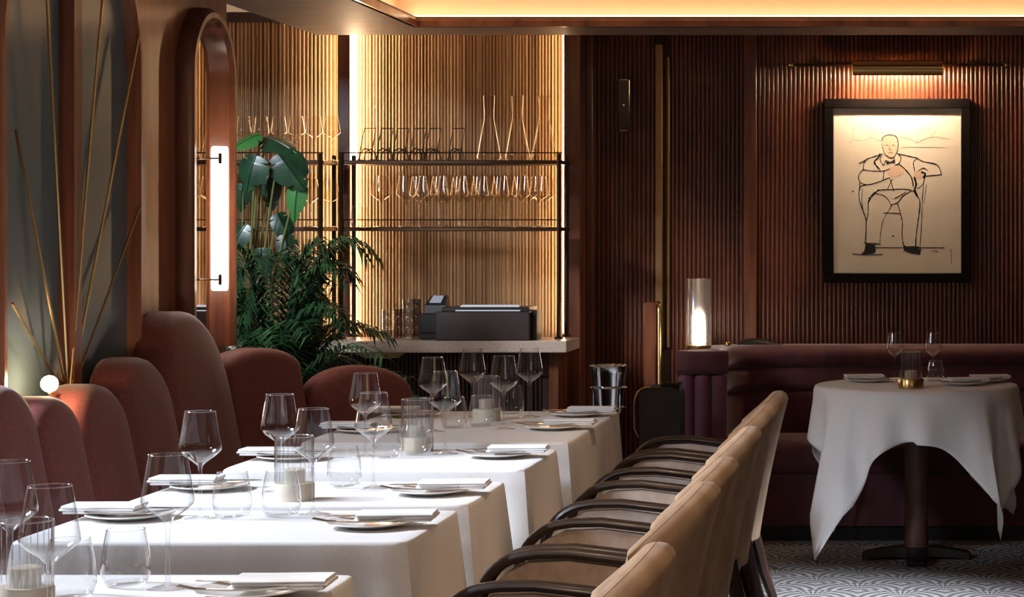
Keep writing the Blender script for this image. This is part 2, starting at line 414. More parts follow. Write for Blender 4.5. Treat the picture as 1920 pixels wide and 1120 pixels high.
# arched mirror
t = thing('arched_mirror', 'tall narrow arched mirror in a deep mahogany frame on the column', 'mirror', (XW, 7.555, 0.98))
MBm = arch_panel(0, 0.20, 0, 0.99, 0.002, 0.006).build('mirror_glass', 'mirror', t, 20)
arch_frame(0, 0.20, 0, 0.99, 0, [(0.0, 0.0), (0.0, 0.045), (0.012, 0.062), (0.032, 0.062), (0.048, 0.04), (0.05, 0.0)]).build('frame', 'mahogany', t)

# tube sconce
pt = P(412, 545, 7.54)
t = thing('tube_sconce', 'glowing white vertical tube sconce beside the arched mirror', 'lamp', pt)
MB().lathe([(0.025, 0), (0.029, 0.006), (0.029, 0.516), (0.025, 0.522)], n=24).build('tube', 'tube_led', t)
for z in (0.04, 0.478):
    b = MB().box(0.006, 0.018, -0.036, -0.026, z-0.020, z+0.020, 0.002)
    b.tube([(0.012, -0.031, z), (-0.012, -0.027, z), (XW-pt.x+0.005, 0.0, z)], 0.004, 6)
    b.build('bracket', 'dark_brass', t)

# ---------------------------------------------------- banquette of padded scallops
bt = thing('banquette', 'dusky burgundy banquette with padded scallop back along the column wall', 'banquette', (-2.2, 6.0, 0))
def lobe(p0, p1, ztop, rk=0.85, thick=0.13, lean=0.20, z0=0.34):
    """padded arch-topped panel between plan points p0 and p1 (front face line at z=0.9)"""
    p0 = Vector((*p0, 0)); p1 = Vector((*p1, 0)); u = (p1-p0); W = u.length; u.normalize()
    nrm = Vector((u.y, -u.x, 0))          # towards the table
    hw = W/2-0.001; n = 18; rise = min(hw*rk, (ztop-z0)*0.6)
    out = [(-hw, z0)]+[(-hw, z0+(ztop-rise-z0)*k/3) for k in (1, 2)]
    out += [(-hw*cos(PI*k/n), ztop-rise+rise*sin(PI*k/n)**0.9) for k in range(n+1)]
    out += [(hw, z0+(ztop-rise-z0)*k/3) for k in (2, 1)]+[(hw, z0)]
    cz = (z0+ztop)/2; mid = (p0+p1)/2
    def ring(ins, d):
        r = []
        for a, z in out:
            a2 = a*(1-ins/hw); z2 = cz+(z-cz)*(1-ins/((ztop-z0)/2))
            r.append(mid+u*a2+nrm*(d-thick+lean*(0.9-z2))+Vector((0, 0, z2)))
        return r
    mb = MB()
    rr = [ring(0.02, 0), ring(0.004, 0.012), ring(0, 0.03), ring(0, thick-0.035), ring(0.006, thick-0.014), ring(0.018, thick-0.003), ring(0.035, thick+0.002), ring(hw*0.6, thick+0.006)]
    mb.loft(rr, True, True, True)
    o = mb.build('back_cushion', 'burgundy', bt, 50)
    o.matrix_parent_inverse = Matrix.Translation(-Vector(bt.location))
    return o
XB = -2.37
bl = [4.05, 4.45, 4.8, 5.1, 5.42, 5.71, 6.0, 6.36, 6.76, 7.34]
hts = [1.0, 1.05, 1.02, 1.0, 0.99, 0.938, 0.95, 1.008, 1.135]
for a, b, h, q in zip(bl[:-1], bl[1:], hts, [0.8]*5+[0.75, 0.8, 0.85, 1.0]): lobe((XB, a), (XB, b), h, q)
lobe((XB, 7.34), (-2.19, 7.64), 0.985, 0.42)
lobe((-2.19, 7.64), (-1.84, 7.86), 0.905, 0.62)
sp = MB().sweep([(-2.12, 4.0, 0.30), (-2.12, 7.05, 0.30), (-2.08, 7.28, 0.30), (-2.0, 7.44, 0.30)],
                [(-0.16, 0.0), (0.15, 0.0), (0.17, 0.04), (0.17, 0.12), (0.14, 0.16), (-0.16, 0.16)])
o = sp.build('seat', 'burgundy', bt); o.matrix_parent_inverse = Matrix.Translation(-Vector(bt.location))
sp = MB().sweep([(-2.12, 4.0, 0.0), (-2.12, 7.05, 0.0), (-2.08, 7.28, 0.0), (-2.0, 7.44, 0.0)], [(-0.15, 0.0), (0.13, 0.0), (0.13, 0.30), (-0.15, 0.30)])
o = sp.build('plinth', 'dark_wood', bt, 0); o.matrix_parent_inverse = Matrix.Translation(-Vector(bt.location))

# ---------------------------------------------------- bar counter, cabinet, shelving
CT = 0.92
t = tag(MB().box(-3.3, -1.50, 9.33, 9.70, CT-0.053, CT, 0.004).build('countertop', 'stone', smooth=0), 'thick pale stone countertop of the back bar', 'countertop')
t = thing('bar_cabinet', 'dark fluted cabinet under the pale stone countertop', 'cabinet', (-2.4, 9.6, 0))
MB().box(-0.85, 0.80, -0.10, 0.10, 0.0, CT-0.0535).build('body', 'dark_wood', t, 0)
o = ribs(-0.85, 0.76, -0.10, 0.02, CT-0.06, 0.0185, 0.008, 0.007).build('fluted_front', 'dark_wood', t); o['kind'] = 'stuff'
MB().box(0.80, 0.845, -0.16, 0.10, 0.0, CT-0.054, 0.003).build('end_panel', 'mahogany', t, 0)
MB().box(-0.85, 0.80, -0.122, -0.108, 0.755, 0.762).build('rail', 'dark_brass', t, 0)
mb = MB(); z0, z1 = CT-0.080, CT-0.054
mb.loft([[(-0.02,-0.22,z0),(0.13,-0.22,z0),(0.13,-0.12,z0),(-0.02,-0.12,z0)], [(-0.06,-0.24,z1),(0.17,-0.24,z1),(0.17,-0.12,z1),(-0.06,-0.12,z1)]], True, True, True)
mb.build('brass_block', 'brass', t, 0)  # flared brass block below the countertop

ZU, ZL = 1.739, 1.432
def shelf_unit(label, x0, x1, loc):
    t = thing('shelf_rack', label, 'shelf', loc)
    Y0, Y1 = 9.52-loc[1], 9.76-loc[1]; z = -loc[2]; x0 -= loc[0]; x1 -= loc[0]
    for zs in (ZU, ZL):
        sh = MB().box(x0, x1, Y0, Y1, zs-0.018+z, zs+z, 0.003).build('shelf', 'dark_brass', t, 0)
        rl = MB()
        rl.tube([(x0, Y0+0.004, zs+0.034+z), (x1, Y0+0.004, zs+0.034+z)], 0.0032, 6)
        for k in range(3):
            xx = x0+(x1-x0)*(0.02+0.48*k); rl.tube([(xx, Y0+0.004, zs+z), (xx, Y0+0.004, zs+0.036+z)], 0.0028, 6)
        rl.build('rail', 'dark_brass', sh)
    for xx in (x0+0.012, x1-0.012):
        for yy in (Y0-0.004, Y1-0.02):
            po = MB().tube([(xx, yy, 0.001), (xx, yy, ZU+0.03+z)], 0.0105, 10).build('post', 'dark_brass', t)
            MB().lathe([(0.02, 0.0), (0.02, 0.008), (0.011, 0.012)], (xx, yy, 0.001), 14).build('foot', 'dark_brass', po)
    return t
shelf_unit('bronze wire-railed shelf rack holding decanters and big wine glasses', -2.575, -1.555, (-2.07, 9.64, CT))
shelf_unit('bronze wire-railed shelf rack behind the monstera plant', -3.25, -2.645, (-2.95, 9.64, CT))
# led strips at both sides of the bar recess
t = thing('led_strip', 'bright vertical led strip against the post between the shelf racks', 'light strip', (XR0+0.002, BY-0.06, 0.93))
MB().box(0, 0.013, -0.015, 0.01, 0.82, ZC-0.94).build('upper_strip', 'bar_led', t, 0)
MB().box(0, 0.005, 0.02, 0.035, 0, 0.82).build('lower_strip', 'bar_led', t, 0)
tag(MB().box(XR1-0.010, XR1-0.002, BY-0.060, BY-0.045, 0.93, ZC-0.01).build('led_strip', 'bar_led_dim', smooth=0), 'thin vertical led strip beside the mahogany pilaster at the end of the bar', 'light strip')
tag(MB().box(-2.677, -2.667, BY-0.060, BY-0.045, 0.93, ZC-0.06).build('led_strip', 'bar_led', smooth=0), 'thin vertical led strip on the plant side of the post', 'light strip')

# glassware prototypes -------------------------------------------------
def wine_prof(h):
    k = h/0.243
    out = [(0.0375,0.0),(0.036,0.0022),(0.020,0.0048),(0.0065,0.009),(0.0042,0.018),(0.0036,0.06),(0.0038,0.108),(0.0055,0.120),
           (0.016,0.130),(0.034,0.143),(0.0455,0.154),(0.0468,0.160),(0.0455,0.170),(0.0405,0.200),(0.0335,0.243)]
    return [(r*k, z*k) for r, z in out]
_mesh = {}
def wine_glass(loc, label, group, h=0.243, m='glass'):
    key = ('wine', h, m)
    root = thing('wine_glass', label, 'wine glass', loc, random.random()*6, group)
    if key not in _mesh:
        pr = wine_prof(h)
        a = MB().lathe(pr[8:], n=32, cap0=False, cap1=False)
        rimr = pr[-1][0]; a.tube([(rimr*cos(2*PI*j/32), rimr*sin(2*PI*j/32), h) for j in range(33)], 0.0009, 5, False)
        b = MB().lathe(pr[3:9], n=14, cap0=False, cap1=True); c = MB().lathe(pr[:4], n=32, cap0=True, cap1=False)
        _mesh[key] = [a.build('bowl', m, root, 60), b.build('stem', m, root, 60), c.build('foot', m, root, 60)]
    else:
        for o in _mesh[key]:
            q = o.copy(); C.objects.link(q); q.parent = root
    return root
def tumbler(loc, label, group, k=1.0):
    key = ('tumbler',)
    if key not in _mesh:
        pr = [(0.001,0.004),(0.030,0.004),(0.036,0.010),(0.0435,0.024),(0.0445,0.034),(0.0415,0.065),(0.0335,0.104)]
        a = MB().lathe([(0.028,0.0),(0.034,0.003),(0.038,0.008)]+pr[3:], n=32, cap0=True, cap1=False)
        a.lathe(pr[:3], n=32, cap0=False, cap1=False)
        a.tube([(0.0335*cos(2*PI*j/32), 0.0335*sin(2*PI*j/32), 0.104) for j in range(33)], 0.0009, 5, False)
        o = a.build('water_tumbler', 'glass', None, 60); _mesh[key] = o
    else:
        o = _mesh[key].copy(); C.objects.link(o)
    o.location = loc; o.scale = (k,)*3
    return tag(o, label, 'glass', group)
def candle(loc, label, group):
    t = thing('candle_holder', label, 'candle holder', loc, 0, group)
    key = ('candle',)
    if key not in _mesh:
        a = MB().lathe([(0.046,0),(0.0475,0.002),(0.0475,0.040),(0.046,0.043),(0.030,0.043)], n=36)
        n = 144; rings = []
        for z in (0.043, 0.155):
            rings.append([((0.0445+0.0022*cos(24*2*PI*j/n))*cos(2*PI*j/n), (0.0445+0.0022*cos(24*2*PI*j/n))*sin(2*PI*j/n), z) for j in range(n)])
        b = MB().loft(rings, True)
        b.tube([(0.0445*cos(2*PI*j/36), 0.0445*sin(2*PI*j/36), 0.155) for j in range(37)], 0.0014, 5, False)
        c = MB().lathe([(0.026,0.043),(0.026,0.075),(0.022,0.077)], n=24)
        _mesh[key] = [a.build('base', 'cream_wax', t), b.build('ribbed_glass', 'ribbed_glass', t, 80), c.build('tealight', 'cream_wax', t)]
    else:
        for o in _mesh[key]:
            q = o.copy(); C.objects.link(q); q.parent = t
    return t

# shelf contents
def on_shelf(x, Y, z, f=None): return ((x-1690)*Y/F, Y, z)
def big_glass(x, Y, z, label, group, h): return wine_glass(on_shelf(x, Y, z), label, group, h, 'amber_glass')
k = 0
for x in (715, 762, 800, 838, 876, 914, 952, 990, 1022):
    big_glass(x, 9.58, ZL, 'large wine glass in the front row of the lower bar shelf', 'wine glasses in the front row of the lower bar shelf', 0.236)
for x in (786, 824, 862, 900, 938, 976, 1010):
    big_glass(x, 9.68, ZL, 'large wine glass in the rear row of the lower bar shelf', 'wine glasses in the second row of the lower bar shelf', 0.236)
tumbler(on_shelf(674, 9.58, ZL), 'stemless tumbler at the post end of the lower bar shelf', None, 0.95)
for x in (582, 619):
    big_glass(x, 9.60, ZL, 'wine glass on the lower shelf of the rack behind the monstera', 'wine glasses on the lower plant-side shelf', 0.22)
for x in (424, 457, 490, 523, 556, 589, 622):
    big_glass(x, 9.62, ZU, 'wine glass on the upper shelf of the rack behind the monstera', 'wine glasses on the upper plant-side shelf', 0.205)
# decanters
dk = ['clear conical decanter beside the wire cradles on the upper bar shelf', 'clear conical decanter in the middle of three on the upper bar shelf', 'clear conical decanter at the pilaster end of the upper bar shelf']
dec = None
for x, lb in zip((917, 970, 1020), dk):
    if dec is None:
        a = MB().lathe([(0.050,0.0),(0.058,0.004),(0.0605,0.014),(0.057,0.032),(0.026,0.190),(0.024,0.205),(0.0245,0.215),(0.0285,0.300)], n=32, cap0=True, cap1=False)
        a.tube([(0.0285*cos(2*PI*j/32), 0.0285*sin(2*PI*j/32), 0.300) for j in range(33)], 0.0016, 5, False)
        a.tube([(0.027*cos(2*PI*j/32), 0.027*sin(2*PI*j/32), 0.200) for j in range(33)], 0.0012, 5, False)
        dec = a.build('decanter', 'amber_glass', None, 60); o = dec
    else: o = dec.copy(); C.objects.link(o)
    o.location = on_shelf(x, 9.62, ZU); tag(o, lb, 'decanter', 'decanters on the upper bar shelf')
# wire cradles
def cradle(x, m, label, group):
    t = thing('wine_cradle', label, 'wine cradle', on_shelf(x, 9.60, ZU), 0, group)
    w_ = 0.0032
    MB().tube([(-0.045,-0.04,w_), (-0.03,-0.03,0.09), (-0.012,-0.03,0.148), (0.066,-0.03,0.148), (0.05,-0.03,0.09), (0.03,-0.03,w_)], w_, 6).build('wire_handle', m, t)
    MB().tube([(-0.05+0.042*(1-cos(PI*k/10)), -0.02, w_+0.052*sin(PI*k/10)) for k in range(11)], w_, 6).build('front_hoop', m, t)
    MB().tube([(-0.05+0.042*(1-cos(PI*k/10)), 0.06, w_+0.052*sin(PI*k/10)) for k in range(11)], w_, 6).build('rear_hoop', m, t)
    t.scale = (0.68, 1, 1)
    MB().tube([(-0.05,-0.05,w_), (-0.05,0.08,w_)], w_, 6).build('base_wire', m, t)
    MB().tube([(0.034,-0.05,w_), (0.034,0.08,w_)], w_, 6).build('base_wire', m, t)
for x in (690, 722, 752, 784): cradle(x, 'wire_bronze', 'thin bronze wire wine cradle in the row on the upper bar shelf', 'bronze wire cradles on the upper bar shelf')
cradle(812, 'black', 'black wire wine cradle beside the bronze cradles on the upper bar shelf', 'black wire cradles on the upper bar shelf')
cradle(856, 'black', 'black wire wine cradle beside the first clear decanter on the upper bar shelf', 'black wire cradles on the upper bar shelf')

# counter contents
def small_stack(x, n, m, Y, lab):
    for i in range(n):
        o = MB().lathe([(0.019,0.0),(0.0215,0.002),(0.0215,0.010),(0.0205,0.014),(0.0225,0.040),(0.0232,0.0455)], n=20, cap0=True, cap1=False).build('shot_tumbler', m, None, 50)
        o.location = ((x-1690)*Y/F, Y, CT+i*0.046)
        tag(o, 'small %s tumbler, %s in the stack %s' % ('clear' if m == 'glass' else 'smoke dark', ('bottom', 'second', 'third', 'topmost')[i], lab), 'glass', 'stacked tumblers on the counter')
glass('thick_glass', (0.80, 0.83, 0.86), 0.20, 0.75, 1.4, 0.08)
small_stack(726, 3, 'thick_glass', 9.46, 'closest to the palm')
small_stack(747, 3, 'smoke_glass', 9.50, 'between the two clear stacks')
small_stack(764, 4, 'thick_glass', 9.46, 'in front of the tall dark stack')
small_stack(781, 4, 'smoke_glass', 9.50, 'beside the black printer')
t = thing('receipt_printer', 'matte black receipt printer block on the counter beside the wooden till box', 'printer', ((808-1690)*9.5/F, 9.50, CT))
MB().box(-0.042, 0.045, -0.05, 0.09, 0, 0.120, 0.006).build('body', 'black', t, 0)
MB().box(-0.034, 0.034, -0.053, -0.048, 0.03, 0.034).build('paper_slot', 'black_gloss', t, 0)
t = thing('card_terminal', 'small black card terminal with pale screen standing on the printer', 'card terminal', ((818-1690)*9.5/F, 9.50, CT+0.121))
mb = MB(); mb.loft([[(-0.040,-0.04,0),(0.048,-0.04,0),(0.048,0.05,0),(-0.040,0.05,0)], [(-0.046,-0.035,0.035),(0.050,-0.035,0.035),(0.050,0.05,0.035),(-0.046,0.05,0.035)], [(-0.022,0.01,0.078),(0.046,0.01,0.078),(0.046,0.05,0.078),(-0.022,0.05,0.078)]], True, True, True)
mb.build('body', 'black', t, 0)
mb = MB(); a, b, c_, d_ = Vector((-0.026,-0.025,0.046)), Vector((0.026,-0.025,0.046)), Vector((0.034,0.006,0.0765)), Vector((-0.014,0.006,0.0765)); nr = Vector((0,-0.0025,0.0018))
mb.loft([[a, b, c_, d_], [p+nr for p in (a, b, c_, d_)]], True, True, True); mb.build('screen', 'small_screen', t, 0)
t = thing('till_box', 'dark wooden till box with a lit pale screen lying on its lid', 'box', ((913-1690)*9.46/F, 9.46, CT))
MB().box(-0.215, 0.21, -0.09, 0.13, 0, 0.130, 0.004).build('body', 'box_brown', t, 0)
MB().box(-0.19, 0.205, -0.07, 0.14, 0.130, 0.150, 0.003).build('lid', 'black', t, 0)
mb = MB(); mb.loft([[(-0.128,-0.073,0.132),(0.165,-0.073,0.132),(0.15,-0.02,0.156),(-0.108,-0.02,0.156)], [(-0.128,-0.075,0.135),(0.165,-0.075,0.135),(0.15,-0.022,0.159),(-0.108,-0.022,0.159)]], True, True, True)
mb.build('screen', 'screen', t, 0)
MB().box(0.212, 0.235, -0.05, 0.08, 0, 0.135, 0.003).build('side_pocket', 'black', t, 0)

# ---------------------------------------------------- plants
def palm(loc):
    t = thing('palm_plant', 'bushy parlour palm with fine arching fronds behind the end of the banquette', 'plant', loc)
    MB().lathe([(0.13,0),(0.15,0.02),(0.185,0.36),(0.19,0.40),(0.17,0.40),(0.165,0.37)], n=28, cap0=True, cap1=False).build('planter', 'planter', t)
    MB().lathe([(0.166,0.368),(0.12,0.38)], n=28).build('soil', 'soil', t.children[0])
    rnd = random.Random(11)
    spec = []
    for i in range(38):
        az = rnd.uniform(0, 2*PI); spec.append((az, rnd.uniform(0.60, 1.30), rnd.uniform(0.12, 0.42)))
    spec += [(-0.35, 0.72, 0.52), (-0.2, 0.60, 0.58), (0.15, 0.82, 0.46), (-0.7, 0.50, 0.56), (-1.2, 0.62, 0.40), (-1.6, 0.75, 0.33), (-2.3, 0.7, 0.36), (-0.9, 0.86, 0.36), (-0.1, 0.48, 0.62), (-0.5, 0.93, 0.38), (-0.3, 1.15, 0.34), (0.0, 1.28, 0.22), (-2.8, 1.0, 0.34), (-1.5, 1.2, 0.2), (-2.4, 1.25, 0.25)]
    for az, h, reach in spec:
        d = Vector((cos(az), sin(az), 0)); b0 = d*rnd.uniform(0.01, 0.08)+Vector((0, 0, 0.372))
        tip = d*reach+Vector((0, 0, 0.37+h*0.72))
        pts = bez(b0, b0+Vector((0, 0, h*0.45))+d*0.02, d*reach*0.45+Vector((0, 0, 0.40+h*0.92)), tip, 16)
        mb = MB(); mb.tube(pts, [0.0042*(1-0.7*i/16) for i in range(17)], 5)
        nl = 24
        for j in range(nl):
            u = 0.30+0.69*j/(nl-1); fi = u*16; i0 = min(15, int(fi)); p = pts[i0].lerp(pts[i0+1], fi-i0)
            tg = (pts[i0+1]-pts[i0]).normalized(); sd = tg.cross(Vector((0,0,1)))
            sd = sd.normalized() if sd.length > 1e-3 else Vector((1,0,0))
            ln = (0.20 if 0.25 < u < 0.75 else 0.15)*(1.0-0.45*max(0, u-0.6)/0.4)*rnd.uniform(0.85, 1.1)
            for sgn in (-1, 1):
                dr = (sd*sgn*0.85+tg*0.55+Vector((0, 0, rnd.uniform(-0.05, 0.2)))).normalized()
                wd = dr.cross(Vector((0,0,1))).normalized()*0.0065
                m1 = p+dr*ln*0.5; e = p+dr*ln+Vector((0, 0, -ln*0.42)); dz = Vector((0, 0, 0.003))
                mb.add([p-wd*0.4, p+wd*0.4, m1+wd, m1+dz, m1-wd, e], [(0, 1, 2, 3), (0, 3, 4), (4, 3, 5), (3, 2, 5)])
        mb.build('frond', 'palm_green', t, 40)
    return t
palm(((520-1690)*8.72/F, 8.72, 0))

def monstera_leaf(rnd, L_, W_, notches, hole=True):
    """heart-shaped split leaf in local xy (tip at +y), cupped"""
    n = 28; half = []
    for i in range(n+1):
        t_ = i/n; a = PI*t_
        x = W_*0.5*(sin(a)**0.75)*(1.12-0.35*t_); y = -0.14*L_*(sin(a*1.0))*(1-t_)**2*2.2+L_*t_**1.12
        half.append([x, y])
    for k in range(notches):
        c = int(n*(0.30+0.50*k/max(1, notches-1)))
        half[c][0] *= 0.42; half[c][1] += 0.03*L_
    mb = MB()
    for sg in (-1, 1):
        vs = []; fs = []
        for i, (x, y) in enumerate(half):
            ys = max(0.0, L_*(i/n)**1.12)
            for q, f_ in enumerate((0, 0.55, 1.0)):
                px_ = sg*x*f_; py_ = ys+(y-ys)*f_
                pz = -0.55*(abs(px_)/W_)**1.6*W_*0.9-0.9*(py_/L_)**2*L_*0.30+0.03*abs(px_)
                vs.append((px_, py_, pz))
        for i in range(n):
            for q in range(2):
                a = i*3+q; fs.append((a, a+1, a+4, a+3) if sg > 0 else (a, a+3, a+4, a+1))
        mb.add(vs, fs)
    mb.tube([(0, L_*k/8, 0.002-0.9*(k/8)**2*L_*0.30) for k in range(9)], 0.003, 5)
    return mb
def monstera(loc):
    t = thing('monstera_plant', 'tall monstera with big glossy split leaves rising above the palm', 'plant', loc)
    MB().lathe([(0.11,0),(0.13,0.02),(0.155,0.34),(0.16,0.37),(0.14,0.37),(0.138,0.34)], n=28, cap0=True, cap1=False).build('planter', 'planter', t)
    MB().lathe([(0.139,0.338),(0.10,0.345)], n=28).build('soil', 'soil', t.children[0])
    rnd = random.Random(5); base = Vector(loc)
    Y = loc[1]
    # picture x, y of the leaf joint, depth offset, yaw direction of the tip (deg, 0 = right, 90 = up in picture), pitch towards viewer, length, material
    leaves = [(497, 258, 0.00, -12, 60, 0.17, 0.15, 'leaf_dark'), (488, 252, -0.03, 200, 62, 0.15, 0.12, 'leaf_light'), (480, 292, -0.10, 250, 20, 0.16, 0.155, 'leaf_dark'),
              (522, 288, -0.08, -52, 15, 0.19, 0.17, 'leaf_dark'), (560, 335, -0.04, -98, 25, 0.19, 0.10, 'leaf_light'), (456, 345, -0.05, 262, 10, 0.12, 0.08, 'leaf_dark'),
              (505, 330, 0.05, -85, 30, 0.15, 0.10, 'leaf_dark'), (462, 420, -0.04, 235, 25, 0.14, 0.11, 'leaf_dark'), (448, 490, -0.05, 255, 20, 0.16, 0.12, 'leaf_dark'),
              (520, 400, 0.0, -60, 30, 0.14, 0.10, 'leaf_dark'), (535, 440, -0.02, -80, 25, 0.15, 0.10, 'leaf_dark'), (440, 570, -0.08, 240, 25, 0.17, 0.13, 'leaf_dark'), (490, 465, -0.06, -88, 20, 0.15, 0.11, 'leaf_dark'), (392, 470, -0.05, 215, 35, 0.14, 0.10, 'leaf_dark')]
    for (x, y, dy, ang, pitch, Ln, Wd, m) in leaves:
        j = P(x, y, Y+dy)-base
        o = monstera_leaf(rnd, Ln, Wd, 4 if Wd > 0.18 else 2).build('leaf', m, t, 60)
        a = math.radians(ang); pt_ = math.radians(pitch)
        tip = Vector((cos(a)*cos(pt_*0.3), -sin(pt_)*0.5, sin(a)*cos(pt_*0.3))).normalized()
        nrm = Vector((rnd.uniform(-0.15, 0.15), -cos(pt_), sin(pt_)+0.1)); nrm = (nrm-tip*nrm.dot(tip)).normalized()
        xx = tip.cross(nrm)
        o.matrix_local = Matrix(((xx.x, tip.x, nrm.x, j.x), (xx.y, tip.y, nrm.y, j.y), (xx.z, tip.z, nrm.z, j.z), (0,0,0,1)))
        b0 = Vector((rnd.uniform(-0.04, 0.04), rnd.uniform(-0.04, 0.04), 0.34))
        q = Vector((j.x*0.45, j.y*0.5, 0.34+(j.z-0.34)*0.6))
        MB().tube(bez(b0, b0.lerp(q, 0.5)+Vector((0, 0, 0.05)), q, j, 14), [0.008-0.0045*k/14 for k in range(15)], 6).build('leaf_stalk', 'stem', t)
    return t
monstera(((487-1690)*8.95/F-0.12, 9.08, 0))

# ---------------------------------------------------- picture and picture light
PY = WY-0.012
def pic(x, y, Y): p = P(x, y, Y); return p
c0 = P(1545, 530, PY-0.035); c1 = P(1820, 185, PY-0.035)
t = thing('framed_drawing', 'ink drawing of a seated man in a bow tie in a wide black frame', 'picture', ((c0.x+c1.x)/2, PY, c0.z))
bx = Vector(t.location)
W2 = (c1.x-c0.x)/2; H = c1.z-c0.z; fw = 0.046
for (a, b, c_, d_) in ((-W2, W2, 0, fw), (-W2, W2, H-fw, H), (-W2, -W2+fw, fw, H-fw), (W2-fw, W2, fw, H-fw)):
    MB().box(a, b, -0.035, 0, c_, d_, 0.003).build('frame_rail', 'frame_black', t, 0)
paper = MB().box(-W2+fw, W2-fw, -0.014, -0.004, fw, H-fw).build('paper', 'paper', t, 0)
YP = PY-0.0142
def cp(x, y):        # crop of the photograph -> paper
    p = P(1400+x/2.24, 60+y/2.24, YP); p = p-bx; return p
def strokes(name, lines, m, wid, lift=0.0):
    mb = MB()
    for ln in lines:
        if len(ln) < 2: continue
        wd = wid
        if isinstance(ln[0], (int, float)): wd = ln[0]; ln = ln[1:]
        p0 = [cp(*q) for q in ln]; pts = [p0[0]]
        for k in range(len(p0)-1):      # a smooth pen line through the points
            a, b, c_, d_ = p0[max(0, k-1)], p0[k], p0[k+1], p0[min(len(p0)-1, k+2)]
            for u in (0.25, 0.5, 0.75, 1.0):
                pts.append(0.5*((2*b)+(c_-a)*u+(2*a-5*b+4*c_-d_)*u*u+(3*b-a-3*c_+d_)*u**3))
        for a, b in zip(pts[:-1], pts[1:]):
            d = (b-a); 
            if d.length < 1e-5: continue
            nrm = Vector((-d.z, 0, d.x)).normalized(); a2 = a-d.normalized()*wd*0.3; b2 = b+d.normalized()*wd*0.3
            w0 = wd*random.uniform(0.35, 0.75); w1 = wd*random.uniform(0.35, 0.75); f = Vector((0, -0.0006-lift, 0))
            mb.loft([[a2-nrm*w0, a2+nrm*w0, b2+nrm*w1, b2-nrm*w1], [a2-nrm*w0+f, a2+nrm*w0+f, b2+nrm*w1+f, b2-nrm*w1+f]], True, True, True)
    o = mb.build(name, m, paper, 0); o['kind'] = 'stuff'; return o
def patch(name, polys, m, lift):
    for pl in polys:
        pts = [cp(*q) for q in pl]; f = Vector((0, -lift, 0))
        MB().loft([pts, [p+f for p in pts]], True, True, True).build(name, m, paper, 0)
patch('skin_wash', [[(570,455),(580,440),(602,433),(626,441),(636,466),(632,500),(618,524),(600,527),(582,514),(572,488)],
                    [(590,575),(620,562),(655,568),(662,590),(640,605),(605,612),(590,598)], [(702,585),(730,578),(752,592),(748,612),(715,618),(702,604)]], 'skin_wash', 0.0004)
INK = [
    [(568,458),(574,441),(600,432),(628,440),(637,468)], [0.0016,(637,468),(633,500),(618,525),(600,529),(582,516),(572,490),(566,468)],
    [0.0014,(582,478),(594,476)], [0.0014,(610,475),(622,477)], [0.0012,(601,478),(598,494),(606,496)], [0.0014,(592,508),(612,507)],
    [(570,512),(560,535),(575,560),(583,540)], [(632,510),(648,528),(640,552),(622,560)], [0.004,(560,512),(552,530),(536,548),(560,580)],
    [(565,515),(528,526),(497,540),(490,576)], [0.003,(497,540),(472,553)], [(490,576),(470,604),(478,632),(512,642),(560,628),(600,612)], [(490,578),(530,585),(575,584),(600,575)], [(578,584),(572,624)],
    [(640,512),(690,524),(716,530),(700,548),(706,585)], [(716,530),(742,545),(792,554),(813,580),(816,600)], [0.003,(760,548),(795,556)], [(816,600),(782,602),(754,606)], [(720,584),(742,572),(760,582)], [0.006,(735,590),(750,596),(744,612)],
    [0.003,(640,555),(668,580),(692,612),(700,650)], [(600,612),(612,650),(618,668)], [(612,618),(592,660)], [(550,664),(600,662),(660,660),(702,668)], [0.005,(704,610),(712,640),(706,664),(716,690)],
    [(475,635),(472,700),(492,760),(502,800),(498,890)], [(510,642),(480,648),(476,664)], [0.0016,(486,660),(484,720),(494,770)],
    [(560,664),(530,680),(512,710),(510,760),(503,800),(500,888)], [0.0018,(512,700),(540,680),(580,690),(606,726),(598,748),(574,790),(562,850),(560,892)],
    [(690,668),(655,690),(634,716),(606,726)], [0.003,(702,668),(727,712),(722,780),(712,850),(710,900)], [(634,722),(645,760),(654,800),(652,850),(658,890)], [0.0018,(576,760),(644,762)],
    [0.0018,(716,660),(740,640),(745,620),(738,700),(735,800),(728,900)], [0.0016,(755,640),(745,720)], [(552,664),(520,700),(516,712)], [(620,700),(640,690),(668,672)],
    [0.003,(492,886),(562,892)], [0.003,(655,884),(668,902),(716,902),(732,916)], [0.0018,(446,932),(500,936),(570,934)], [0.0018,(540,906),(720,906),(830,906)], [0.003,(613,856),(617,860)], [0.003,(444,668),(448,672)],
    [0.0014,(776,918),(804,922)], [0.0012,(858,912),(860,975)]]
strokes('ink_lines', [[l[0]*1.5]+l[1:] if isinstance(l[0], float) else l for l in INK], 'ink', 0.0036)
patch('ink_fill', [[(584,538),(602,546),(623,534),(624,552),(605,549),(588,558)], [(500,888),(540,894),(542,926),(512,934),(478,936),(494,920)], [(656,888),(668,902),(712,904),(732,920),(728,936),(690,930),(660,918)]], 'ink', 0.0007)
strokes('faint_lines', [[(432,468),(446,452),(490,458),(516,444),(560,458),(566,456)], [(646,440),(690,452),(716,466),(740,452),(790,440),(820,446),(850,450)], [(645,486),(700,484),(830,486)], [(716,466),(718,410),(728,402)], [(770,444),(800,410)], [(446,440),(450,400)], [(520,446),(540,420)]], 'ink_faint', 0.0022)

